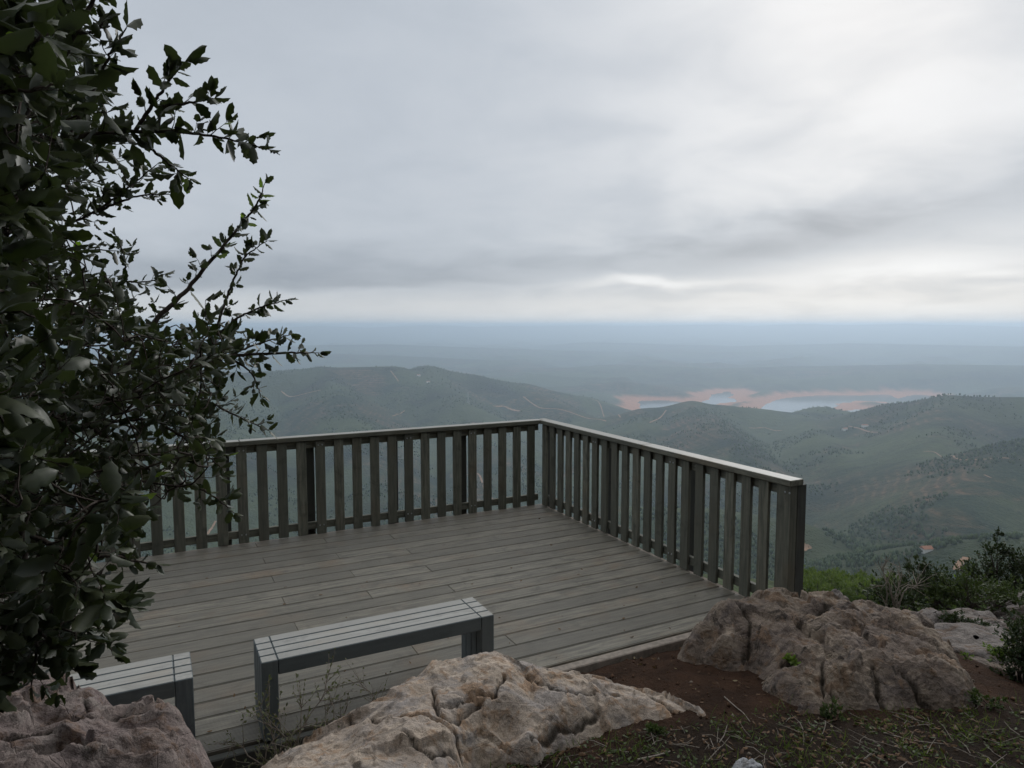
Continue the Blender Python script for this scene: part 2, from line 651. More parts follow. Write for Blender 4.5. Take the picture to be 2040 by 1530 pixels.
def mat_bark(name, a, b):
    M = Mat(name)
    p = M.coord('Position', (1, 1, 0.5))
    n = M.noise(p, 60, 5, 0.65)
    k = M.mix(M.ramp(n, 0.35, 0.65), a, b)
    return M.done(k, 0.9, M.bump(n, 0.7, 0.006), 0.2)


M_BARK = mat_bark('oak_bark', (0.055, 0.042, 0.034), (0.10, 0.082, 0.07))
M_TWIG = mat_bark('grey_twig', (0.17, 0.145, 0.12), (0.27, 0.24, 0.205))

# ------------------------------------------------------------------ the deck's own axes
COR = np.array([0.3373, 8.137])                            # far corner of the railing on the deck plane
TH = math.atan2(2720, 1400)
UU = np.array([math.sin(TH), math.cos(TH)])               # along the boards, to the right
VV = np.array([UU[1], -UU[0]])                            # across the boards, towards the photographer
DECK_V = 3.46
DECK_U = -9.0
RZ_U = math.atan2(UU[1], UU[0])


def duv(x, y):
    dx, dy = x - COR[0], y - COR[1]
    return dx * UU[0] + dy * UU[1], dx * VV[0] + dy * VV[1]


def dxy(u, v):
    return COR + u * UU + v * VV


# ------------------------------------------------------------------ terrain
LAKE_Z = -480.0


def pts_d(lst):
    return np.array([at_d(*p) for p in lst])


RIDGES = [  # (points as pixel + distance, side slope, rounding)
    (pts_d([(-300, 775, 3400), (150, 758, 3300), (400, 746, 3300), (530, 740, 3200), (640, 733, 3200), (780, 730, 3200), (830, 738, 3250), (850, 731, 3300), (930, 745, 3300), (1040, 766, 3300), (1150, 789, 3300), (1230, 812, 3350)]), 0.34, 60),
    (pts_d([(640, 733, 3200), (690, 800, 2500), (720, 900, 1800), (740, 1000, 1400)]), 0.42, 30),
    (pts_d([(850, 731, 3300), (900, 785, 2800), (960, 850, 2250), (1000, 950, 1650)]), 0.42, 30),
    (pts_d([(1040, 766, 3300), (1090, 795, 2900), (1170, 830, 2600), (1230, 858, 2400)]), 0.40, 30),
    (pts_d([(450, 744, 3250), (430, 830, 2350), (480, 950, 1650)]), 0.42, 30),
    (pts_d([(200, 757, 3300), (150, 850, 2200), (250, 960, 1600)]), 0.42, 30),
    (pts_d([(1180, 840, 2500), (1240, 827, 2500), (1290, 816, 2500), (1380, 802, 2550), (1450, 808, 2600), (1530, 816, 2650), (1590, 824, 2700), (1640, 811, 2800), (1690, 821, 2750), (1740, 827, 2600), (1800, 803, 2400), (1900, 790, 2300), (2040, 791, 2300), (2200, 788, 2300), (2600, 770, 2500)]), 0.36, 45),
    (pts_d([(1380, 802, 2550), (1420, 850, 2000), (1480, 900, 1700), (1560, 960, 1400)]), 0.42, 25),
    (pts_d([(1290, 816, 2500), (1270, 880, 1900), (1300, 960, 1500)]), 0.42, 25),
    (pts_d([(1600, 826, 2690), (1650, 880, 1900), (1700, 930, 1600), (1760, 990, 1350)]), 0.44, 25),
    (pts_d([(1900, 790, 2300), (1865, 870, 1750), (1845, 935, 1450)]), 0.44, 25),
    (pts_d([(2250, 840, 1600), (2040, 880, 1450), (1960, 950, 1220), (1910, 1010, 1080)]), 0.46, 25),
    (pts_d([(1250, 1010, 1000), (1420, 1015, 900), (1580, 1042, 850), (1660, 1078, 840), (1740, 1128, 810)]), 0.42, 20),
    (pts_d([(1800, 1118, 720), (1900, 1098, 700), (2040, 1076, 680), (2300, 1050, 700)]), 0.42, 20),
    (pts_d([(-400, 660, 21000), (0, 657, 20500), (300, 653, 20000), (430, 650, 20000), (560, 652, 20000), (640, 649, 20000), (740, 653, 20000), (800, 650, 20000), (850, 648, 20500), (950, 651, 20000), (1010, 649, 20000), (1060, 650, 20000), (1180, 648, 20000), (1250, 650, 20000), (1330, 648, 20000), (1430, 646, 20500), (1500, 649, 20000), (1600, 645, 20000), (1660, 648, 20000), (1720, 647, 20000), (1800, 645, 20000), (1850, 648, 20000), (1900, 647, 20500), (2040, 651, 20000), (2500, 655, 20000)]), 0.05, 120),
    (pts_d([(1040, 650, 33000), (1120, 647.5, 33000), (1180, 646, 33000), (1230, 647, 33000), (1300, 649, 33000), (1400, 650, 33000)]), 0.03, 900),
    (pts_d([(500, 690, 9500), (760, 686, 10000), (980, 694, 9500), (1150, 700, 9000)]), 0.08, 250),
    (pts_d([(1180, 682, 11500), (1450, 690, 10500), (1700, 684, 11000), (2000, 690, 10500), (2300, 690, 10500)]), 0.08, 250),
    (pts_d([(1100, 735, 6200), (1250, 728, 6500), (1420, 735, 6200), (1600, 730, 6500), (1850, 726, 6500), (2150, 730, 6500)]), 0.10, 150),
    (pts_d([(300, 706, 7600), (520, 700, 7800), (760, 708, 7400), (980, 718, 7000)]), 0.10, 150),
]
LAKES = [[at_z(x, y, LAKE_Z)[:2] for x, y in pl] for pl in (
    [(1470, 850), (1522, 812), (1545, 797), (1590, 791), (1640, 788), (1707, 788.5), (1770, 786.5), (1790, 797), (1765, 799), (1700, 799), (1668, 803), (1662, 812), (1640, 850)],
    [(1755, 797), (1790, 795), (1825, 785.5), (1862, 790.5), (1830, 804), (1790, 806)],
    [(1690, 840), (1697, 818), (1727, 815), (1720, 840)],
    [(1272, 798), (1320, 798), (1367, 803), (1335, 818), (1300, 832)],
    [(1413, 788), (1450, 780.5), (1460, 786), (1448, 792), (1470, 799), (1430, 803), (1400, 815), (1385, 803), (1420, 795)])]

BASE_R = [0, 8, 14, 40, 80, 128, 150, 200, 500, 1000, 1500, 2500, 3500, 4600, 6000, 8000, 14000, 22000, 30000, 60000]
BASE_H = [0, -.5, -4.2, -15.5, -29, -43.5, -56, -88, -215, -385, -425, -430, -455, -440, -430, -395, -330, -300, -330, -480]


def near_ground(x, y):
    u, v = duv(x, y)
    s = v - DECK_V
    a = np.where(s > 0, -0.055 + 0.15 * np.minimum(s, 3.9), -0.055 + 0.46 * s)
    a = a - 0.10 * np.maximum(x - 1.0, 0) - 0.28 * np.maximum(x - 3.0, 0) * sstep(-1, 2, y)
    left = sstep(-1.7, -2.6, u) * sstep(0.75, -0.2, s)     # hollow beside the left half of the deck
    a = a - 0.28 * left
    under = sstep(0.15, -0.9, s) * sstep(0.6, -0.3, u)       # ground falls away under the deck
    a = a - 1.1 * under
    back = np.maximum(s - 4.6, 0)                          # unseen summit behind the photographer, steepened to block light
    a = a + 0.75 * back ** 1.15 * sstep(60, 20, back) + 18 * sstep(20, 60, back)
    a = a + 0.025 * fbm(x * 1.3, y * 1.3, 4, 5) + 0.010 * fbm(x * 9, y * 9, 3, 9)
    return a


def far_ground(x, y):
    r = np.hypot(x, y)
    h = np.interp(r, BASE_R, BASE_H)
    amp = np.interp(r, [60, 250, 1000, 5000, 20000, 40000], [0.6, 8, 78, 100, 80, 40])
    wx = x + 180 * gnoise(x / 700, y / 700, 3)
    wy = y + 180 * gnoise(x / 700, y / 700, 4)
    lam = np.where(r < 4500, 820.0, 1500.0)
    rn = np.where(r < 4500, ridged(wx / 820, wy / 820, 5, 21), ridged(wx / 1500, wy / 1500, 5, 22))
    h = h + amp * (rn - 0.35)
    hb = h
    near_crest = np.full(x.shape, 1e9)
    for P, slope, w in RIDGES:
        box = np.hypot(P[:, 0], P[:, 1]).max() * 1.0
        best = np.full(x.shape, -1e9)
        for i in range(len(P) - 1):
            d, t = seg_dist(x, y, P[i], P[i + 1])
            z = P[i][2] + (P[i + 1][2] - P[i][2]) * t
            dd = np.sqrt(d * d + w * w) - w
            best = np.maximum(best, z - slope * dd)
            near_crest = np.minimum(near_crest, d / (w * 3 + 60))
        gul = (0.5 - 0.5 * rn)
        best = best - np.minimum(gul * amp * 0.9, 70) * sstep(0.2, 2.2, near_crest)
        k = 12 + 0.004 * box
        e = np.clip(0.5 + 0.5 * (best - h) / k, 0, 1)
        h = h * (1 - e) + best * e + k * e * (1 - e)
    return h


def gullies(x, y):
    wx = x + 180 * gnoise(x / 700, y / 700, 3)
    wy = y + 180 * gnoise(x / 700, y / 700, 4)
    r = np.hypot(x, y)
    rn = np.where(r < 4500, ridged(wx / 820, wy / 820, 5, 21), ridged(wx / 1500, wy / 1500, 5, 22))
    return sstep(0.62, 0.05, rn)


def terrain(x, y, full=False):
    r = np.hypot(x, y)
    ng = near_ground(x, y)
    front = sstep(-0.55, 0.1, y / np.maximum(r, 1e-6))
    fg = far_ground(x, y)
    fg = fg * front + (1 - front) * (near_ground(x, y))
    w = sstep(7.5, 16, r)
    h = ng * (1 - w) + fg * w
    sd = np.full(x.shape, 1e9)
    far = (r > 2500) & (r < 6500)
    if far.any():
        s_ = np.full(far.sum(), 1e9)
        for pl in LAKES:
            s_ = np.minimum(s_, poly_sd(x[far], y[far], pl))
        s_ = s_ - 12 + 22 * fbm(x[far] / 160, y[far] / 160, 4, 31)
        sd[far] = s_
        t = sstep(60, 420, s_)
        hh = h[far]
        shore = LAKE_Z + np.where(s_ > 0, s_ * 0.085, s_ * 0.2)
        near_ok = sstep(2900, 3200, r[far])
        hh2 = np.maximum(hh, LAKE_Z + 14) * t + np.minimum(shore, LAKE_Z + 200) * (1 - t)
        h[far] = hh * (1 - near_ok) + hh2 * near_ok
    h = np.where((r > 300) & (sd > 0), np.maximum(h, LAKE_Z + 3), h)
    return (h, sd, w) if full else h


def mat_terrain():
    M = Mat('ground')
    p = M.coord('Position')
    # --- soil close by
    n1 = M.noise(p, 5, 6, 0.65)
    n2 = M.noise(p, 38, 6, 0.7)
    n3 = M.noise(p, 150, 3, 0.7)
    soil = M.mix(M.ramp(n1, 0.35, 0.65), (0.078, 0.043, 0.027), (0.045, 0.026, 0.017))
    soil = M.mix(M.ramp(n2, 0.5, 0.75, 0, 0.7), soil, (0.020, 0.013, 0.010))
    soil = M.mix(M.ramp(n3, 0.62, 0.75, 0, 0.7), soil, (0.16, 0.10, 0.07))
    hum = M.mix(M.ramp(n2, 0.35, 0.7), (0.020, 0.014, 0.010), (0.045, 0.030, 0.020))
    soil = M.mix(M.attr('humus'), soil, hum)
    # --- wooded hills
    a = M.noise(p, 0.0022, 6, 0.62, 0.6)
    b = M.noise(p, 0.009, 6, 0.65, 0.4)
    c = M.noise(p, 0.05, 5, 0.7)
    d = M.noise(p, 0.22, 3, 0.7)
    green = M.mix(M.ramp(b, 0.38, 0.62), (0.020, 0.036, 0.020), (0.056, 0.076, 0.034))
    green = M.mix(M.ramp(c, 0.45, 0.62, 0, 0.75), green, (0.018, 0.030, 0.017))
    green = M.mix(M.ramp(d, 0.5, 0.66, 0, 0.55), green, (0.066, 0.086, 0.040))
    green = M.mix(M.math('MULTIPLY', M.attr('gully'), 0.8), green, (0.009, 0.017, 0.011))   # thick wood along the stream beds
    green = M.mix(M.ramp(a, 0.56, 0.42, 0, 0.45), green, (0.10, 0.118, 0.055))               # open scrub
    # ploughed terraces follow the contours
    sp = M.n('ShaderNodeSeparateXYZ')
    M.L(p, sp.inputs[0])
    zz = M.math('ADD', sp.outputs[2], M.math('MULTIPLY', b, 14.0))
    ter = M.math('SINE', M.math('MULTIPLY', zz, 0.9))
    brown = M.mix(M.ramp(ter, 0.1, 0.9), (0.085, 0.068, 0.045), (0.17, 0.105, 0.066))
    brown = M.mix(M.ramp(c, 0.40, 0.60, 0, 0.75), brown, (0.034, 0.040, 0.020))
    bw = M.math('MULTIPLY', M.ramp(a, 0.47, 0.60), M.ramp(b, 0.40, 0.58))
    hill = M.mix(M.math('MULTIPLY', bw, M.math('SUBTRACT', 1.0, M.math('MULTIPLY', M.attr('gully'), 0.7))), green, brown)
    # bare drawdown shore of the reservoir
    bare = M.mix(M.ramp(c, 0.35, 0.65), (0.52, 0.25, 0.145), (0.38, 0.18, 0.105))
    hill = M.mix(M.attr('shore'), hill, bare)
    k = M.mix(M.attr('zone'), soil, hill)
    # relief: crumbs of soil close by, crowns of trees far off
    hs = M.math('ADD', M.math('MULTIPLY', n2, 0.9), M.math('MULTIPLY', n3, 0.25))
    b1 = M.bump(hs, 1.0, 0.05)
    b2 = M.bump(M.math('ADD', M.math('MULTIPLY', c, 12), M.math('MULTIPLY', d, 5)), 0.9, 1.0)
    mxn = M.n('ShaderNodeMix', data_type='VECTOR')
    M.put(mxn.inputs[0], M.attr('zone'))
    M.L(b1, mxn.inputs[4])
    M.L(b2, mxn.inputs[5])
    return M.done(k, 0.95, mxn.outputs[1], 0.1)


def build_terrain():
    half = rad(41)
    az = np.concatenate([np.linspace(-math.pi, -half, 70)[:-1], np.linspace(-half, half, 760), np.linspace(half, math.pi, 70)[1:-1]])
    rr = np.concatenate([np.linspace(0.25, 2.0, 14)[:-1], np.exp(np.linspace(math.log(2.0), math.log(44000), 620))])
    A, R = np.meshgrid(az, rr)
    x, y = (R * np.sin(A)).ravel(), (R * np.cos(A)).ravel()
    h, sd, w = terrain(x, y, True)
    shore = sstep(150, 90, sd + 40 * gnoise(x / 260, y / 260, 77)) * (np.hypot(x, y) > 2900)
    zone = sstep(9, 13, np.hypot(x, y) + 1.2 * gnoise(x * .8, y * .8, 5)) * 1.0
    yy = np.maximum(y, 0.8)
    hpx, hpy = proj(x, yy, h)
    humus = sstep(-25, 35, hpy - litter_line(hpx) + 22 * gnoise(x * 4, y * 4, 8)) * (x > -0.6) * (np.hypot(x, y) < 6)
    na, nr = len(az), len(rr)
    i, j = np.meshgrid(np.arange(nr - 1), np.arange(na), indexing='ij')
    j2 = (j + 1) % na
    Fc = np.stack([i * na + j, (i + 1) * na + j, (i + 1) * na + j2, i * na + j2], -1).reshape(-1, 4)
    V = np.stack([x, y, h], 1)
    V = np.vstack([V, [[0, 0, float(near_ground(np.array([0.]), np.array([0.]))[0])]]])
    me = np_mesh('ground', V, Fc[:, ::-1], mat_terrain(), True,
                 {'shore': np.append(shore, 0), 'zone': np.append(zone, 0), 'humus': np.append(humus, 0), 'gully': np.append(gullies(x, y), 0)})
    o = link('ground', me)
    tag(o, 'brown earth falling away to wooded hills that reach the horizon', 'ground', kind='structure')
    return o


build_terrain()


def build_water():
    M = Mat('reservoir_water')
    n = M.noise(M.coord('Position', (1, 0.4, 1)), 0.05, 3)
    m = M.done((0.035, 0.05, 0.055), 0.12, M.bump(n, 0.06, 1.0), 0.5)
    pts = np.concatenate([np.array(p) for p in LAKES])
    x0, y0 = pts.min(0) - 150
    x1, y1 = pts.max(0) + 150
    gx, gy = np.meshgrid(np.linspace(x0, x1, 12), np.linspace(y0, y1, 12))
    V = np.stack([gx.ravel(), gy.ravel(), np.full(gx.size, LAKE_Z)], 1)
    i, j = np.meshgrid(np.arange(11), np.arange(11), indexing='ij')
    Fc = np.stack([i * 12 + j, i * 12 + j + 1, (i + 1) * 12 + j + 1, (i + 1) * 12 + j], -1).reshape(-1, 4)
    o = link('reservoir_water', np_mesh('reservoir_water', V, Fc, m))
    tag(o, 'pale reservoir winding between bare red shores below the far hills', 'water', kind='structure')


build_water()


def build_haze():
    me = box_mesh('haze', -46000, 46000, -46000, 46000, -760, 52, None, 0.0)
    m = bpy.data.materials.new('haze')
    m.use_nodes = True
    nt = m.node_tree
    nt.nodes.clear()
    out = nt.nodes.new('ShaderNodeOutputMaterial')
    pv = nt.nodes.new('ShaderNodeVolumePrincipled')
    pv.inputs['Color'].default_value = (0.71, 0.85, 1.0, 1)
    pv.inputs['Density'].default_value = 1.4e-4
    pv.inputs['Anisotropy'].default_value = 0.55
    nt.links.new(pv.outputs[0], out.inputs['Volume'])
    o = link('haze', me, None, m)
    tag(o, 'thin blue haze lying over the valleys and far hills', 'haze', kind='stuff')


build_haze()

# ------------------------------------------------------------------ the deck
def deck_frame(name):
    """an Empty at the deck corner with x along the boards (right) and y away from the photographer"""
    return empty(name, (COR[0], COR[1], 0), RZ_U)


def part(parent, name, mat, u0, u1, v0, v1, z0, z1, bev=0.003, top=None):
    """box given in deck axes (u right, v towards the photographer); its mesh is centred, grain along local x"""
    cu, cv, cz = (u0 + u1) / 2, (v0 + v1) / 2, (z0 + z1) / 2
    hu, hv, hz = (u1 - u0) / 2, (v1 - v0) / 2, (z1 - z0) / 2
    dims = (hu, hv, hz)
    # longest side becomes local x
    if hz >= hu and hz >= hv:
        me = box_cached(name, hz, hv, hu, mat, bev, top, 1)
        rot = (0, -math.pi / 2, 0)
    elif hv > hu:
        me = box_cached(name, hv, hu, hz, mat, bev, top, 5)
        rot = (0, 0, math.pi / 2)
    else:
        me = box_cached(name, hu, hv, hz, mat, bev, top, 5)
        rot = (0, 0, 0)
    o = link(name, me, parent)
    o.location = (cu, -cv, cz)
    o.rotation_euler = rot
    return o


_boxes = {}


def box_cached(name, a, b, c, mat, bev, top=None, face=5):
    k = (round(a, 4), round(b, 4), round(c, 4), mat.name, bev, top and top.name, face)
    if k not in _boxes:
        _boxes[k] = box_mesh(name, -a, a, -b, b, -c, c, mat, bev)
        if top:                                            # lighter upper face: skylight from above put into the colour
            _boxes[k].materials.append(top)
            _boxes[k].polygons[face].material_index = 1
    return _boxes[k]


deck = deck_frame('viewing_deck')
tag(deck, 'weathered grey brown deck of grooved planks on the hilltop edge', 'deck')
BP = 0.173
rows = int(round(DECK_V / BP))
for i in range(rows):
    v0 = DECK_V - (i + 1) * BP
    # staggered butt joints
    cuts = [DECK_U, -6.9 - 0.6 * (i % 3), -4.35 - 0.85 * ((i * 2) % 3), -1.95 - 0.62 * ((i + 1) % 3), 0.0]
    for a, b in zip(cuts[:-1], cuts[1:]):
        o = part(deck, 'deck_board', M_DECK, a + 0.0006, b - 0.0006, v0 + 0.0055, v0 + BP - 0.0055, -0.036, 0.0, 0.005)
        o.location.z += random.uniform(-0.0015, 0.0015)
part(deck, 'edge_beam', M_POST, DECK_U, -2.252, DECK_V + 0.003, DECK_V + 0.055, -0.16, -0.016, 0.006)
part(deck, 'edge_beam', M_CONC, -2.25, -0.05, DECK_V + 0.003, DECK_V + 0.075, -0.16, -0.012, 0.006)
for k in range(16):
    u = -0.25 - 0.58 * k
    part(deck, 'joist', M_POST, u - 0.035, u + 0.035, 0.03, DECK_V - 0.02, -0.17, -0.038)
part(deck, 'edge_strip', M_CONC, DECK_U, 0.0, -0.05, -0.001, -0.030, -0.012, 0.002)
part(deck, 'edge_strip', M_CONC, 0.002, 0.05, -0.05, DECK_V, -0.030, -0.012, 0.002)
for u in (-0.3, -2.4, -4.6, -6.8, -8.8):
    for v in (0.25, 1.7, 3.1):
        x, y = dxy(u, v)
        zg = float(near_ground(np.array([x]), np.array([y]))[0])
        part(deck, 'support_post', M_POST, u - 0.06, u + 0.06, v - 0.06, v + 0.06, min(zg, -0.3) - 0.4, -0.171)

SL_W, SL_T = 0.094, 0.030
CAP0, CAP1 = 0.955, 1.0


def bolt_mesh():
    V, Fc = tube_arrays([(0, 0, 0), (0, 0, 0.004)], [0.008, 0.007], 8)
    V = np.vstack([V, [[0, 0, 0.005]]])
    Fc = [tuple(f) for f in Fc] + [(8 + j, 8 + (j + 1) % 8, 16) for j in range(8)]
    me = bpy.data.meshes.new('bolt')
    me.from_pydata([tuple(v) for v in V], [], Fc)
    me.materials.append(M_STEEL)
    return me


BOLT = bolt_mesh()


def bolts(parent, u, v, face):
    for z in (0.085, 0.905):
        for d in (-0.02, 0.02):
            b = link('bolt', BOLT, parent)
            if face == 'v':
                b.location = (u + d, -v, z)
                b.rotation_euler = (math.pi / 2, 0, 0)
            else:
                b.location = (u, -(v + d), z)
                b.rotation_euler = (0, -math.pi / 2, 0)


ra = deck_frame('railing')
tag(ra, 'long railing along the far side of the deck, running behind the tree', 'railing', 'deck railings')
n_l = 48
for i in range(n_l):
    u = -0.125 - 0.1860 * i
    dz = random.uniform(-0.004, 0.004)
    o = part(ra, 'slat', M_RAIL, u - SL_W / 2, u + SL_W / 2, -SL_T, 0.0, 0.004, CAP0 - 0.001)
    o.rotation_euler.rotate_axis('X', random.uniform(-0.003, 0.003))
    o.location.z += dz - 0.004
for a, b in ((-8.9, -6.2), (-6.2, -3.3), (-3.3, -0.012)):
    part(ra, 'top_rail', M_RAIL, a + 0.002, b - 0.002, -SL_T - 0.042, -SL_T - 0.002, 0.875, 0.950)
    part(ra, 'bottom_rail', M_RAIL, a + 0.002, b - 0.002, -SL_T - 0.042, -SL_T - 0.002, 0.045, 0.118)
for a, b in ((-8.9, -6.2), (-6.2, -3.3), (-3.3, 0.02)):
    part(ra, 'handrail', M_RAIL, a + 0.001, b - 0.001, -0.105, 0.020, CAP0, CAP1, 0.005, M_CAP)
for k in range(11):
    u = -0.94 - 0.838 * k + (0.02 if k % 2 else -0.02)
    part(ra, 'post', M_POST, u - 0.045, u + 0.045, -0.165, -SL_T - 0.044, -0.45, 0.954)
    i = round((-0.125 - u) / 0.1860 - 0.5)
    bolts(ra, -0.125 - 0.1860 * i, 0.0005, 'v')

rb = deck_frame('railing')
tag(rb, 'shorter railing along the right side of the deck, ending by the brown rock', 'railing', 'deck railings')
for i in range(21):
    v = 0.078 + 0.1725 * i
    o = part(rb, 'slat', M_RAIL, 0.0, SL_T, v - SL_W / 2, v + SL_W / 2, 0.004, CAP0 - 0.001)
    o.location.z += random.uniform(-0.006, 0.002)
part(rb, 'top_rail', M_RAIL, SL_T + 0.002, SL_T + 0.042, 0.02, 3.53, 0.875, 0.950)
part(rb, 'bottom_rail', M_RAIL, SL_T + 0.002, SL_T + 0.042, 0.02, 3.53, 0.045, 0.118)
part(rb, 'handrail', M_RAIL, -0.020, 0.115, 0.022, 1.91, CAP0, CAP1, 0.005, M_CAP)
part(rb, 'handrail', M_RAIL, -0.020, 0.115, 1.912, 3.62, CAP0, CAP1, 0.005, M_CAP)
for v in (0.0, 1.20, 2.41, 3.555):
    part(rb, 'post', M_POST, SL_T + 0.044, 0.165, v - 0.05, v + 0.05, -0.7, 0.953)
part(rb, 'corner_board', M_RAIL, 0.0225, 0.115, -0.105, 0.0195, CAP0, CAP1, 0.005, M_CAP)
part(rb, 'end_board', M_RAIL, -0.001, SL_T + 0.040, 3.555, 3.607, -0.3, CAP0 - 0.002)
bolts(rb, -0.0015, 3.58, 'u')
bolts(rb, -0.0005, 0.078 + 0.1725 * 13, 'u')
bolts(rb, -0.0005, 0.078 + 0.1725 * 6, 'u')


def bench(u0, u1, label):
    b = deck_frame('bench')
    tag(b, label, 'bench', 'benches at the near edge of the deck')
    v0, w, g, th = 3.20, 0.071, 0.0065, 0.080
    for k in range(4):
        a = v0 + k * (w + g)
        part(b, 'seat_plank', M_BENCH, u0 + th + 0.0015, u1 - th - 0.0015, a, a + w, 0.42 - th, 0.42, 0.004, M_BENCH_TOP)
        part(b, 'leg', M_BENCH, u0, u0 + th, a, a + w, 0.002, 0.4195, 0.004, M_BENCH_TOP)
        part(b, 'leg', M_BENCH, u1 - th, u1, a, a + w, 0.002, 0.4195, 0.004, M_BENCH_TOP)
    return b


bench(-3.59, -2.30, 'grey plank bench standing clear between the tan rock and the deck')
bench(-5.19, -3.90, 'grey plank bench at the left, half hidden by leaves and purple rock')


# ------------------------------------------------------------------ rocks
class Surf:
    """height field through picked points (multiquadric interpolation)"""

    def __init__(s, P, c=0.06, lam=0.010):
        s.P = np.asarray(P, float)
        s.c = c
        A = s.phi(s.P[:, :2], s.P[:, :2]) - lam * np.eye(len(s.P))
        s.m = s.P[:, 2].mean()
        s.w = np.linalg.solve(A, s.P[:, 2] - s.m)

    def phi(s, a, b):
        d = a[:, None, :] - b[None, :, :]
        return np.sqrt((d ** 2).sum(-1) + s.c ** 2)

    def __call__(s, x, y):
        q = np.stack([np.ravel(x), np.ravel(y)], 1)
        return (s.phi(q, s.P[:, :2]) @ s.w + s.m).reshape(np.shape(x))

    def hit(s, px, py, y0, y1):
        ys = np.linspace(y0, y1, 260)
        r = ray(px, py)
        X = r[0] / r[1] * ys
        Z = CAMZ + r[2] / r[1] * ys
        k = np.nonzero(Z <= s(X, ys))[0]
        i = k[0] if len(k) else len(ys) - 1
        return np.array([X[i], ys[i]])


def ground_hit(px, py):
    ys = np.linspace(1.5, 9, 1500)
    r = ray(px, py)
    X = r[0] / r[1] * ys
    Z = CAMZ + r[2] / r[1] * ys
    k = np.nonzero(Z <= near_ground(X, ys))[0]
    i = k[0] if len(k) else len(ys) - 1
    return np.array([X[i], ys[i], near_ground(X[i:i + 1], ys[i:i + 1])[0]])


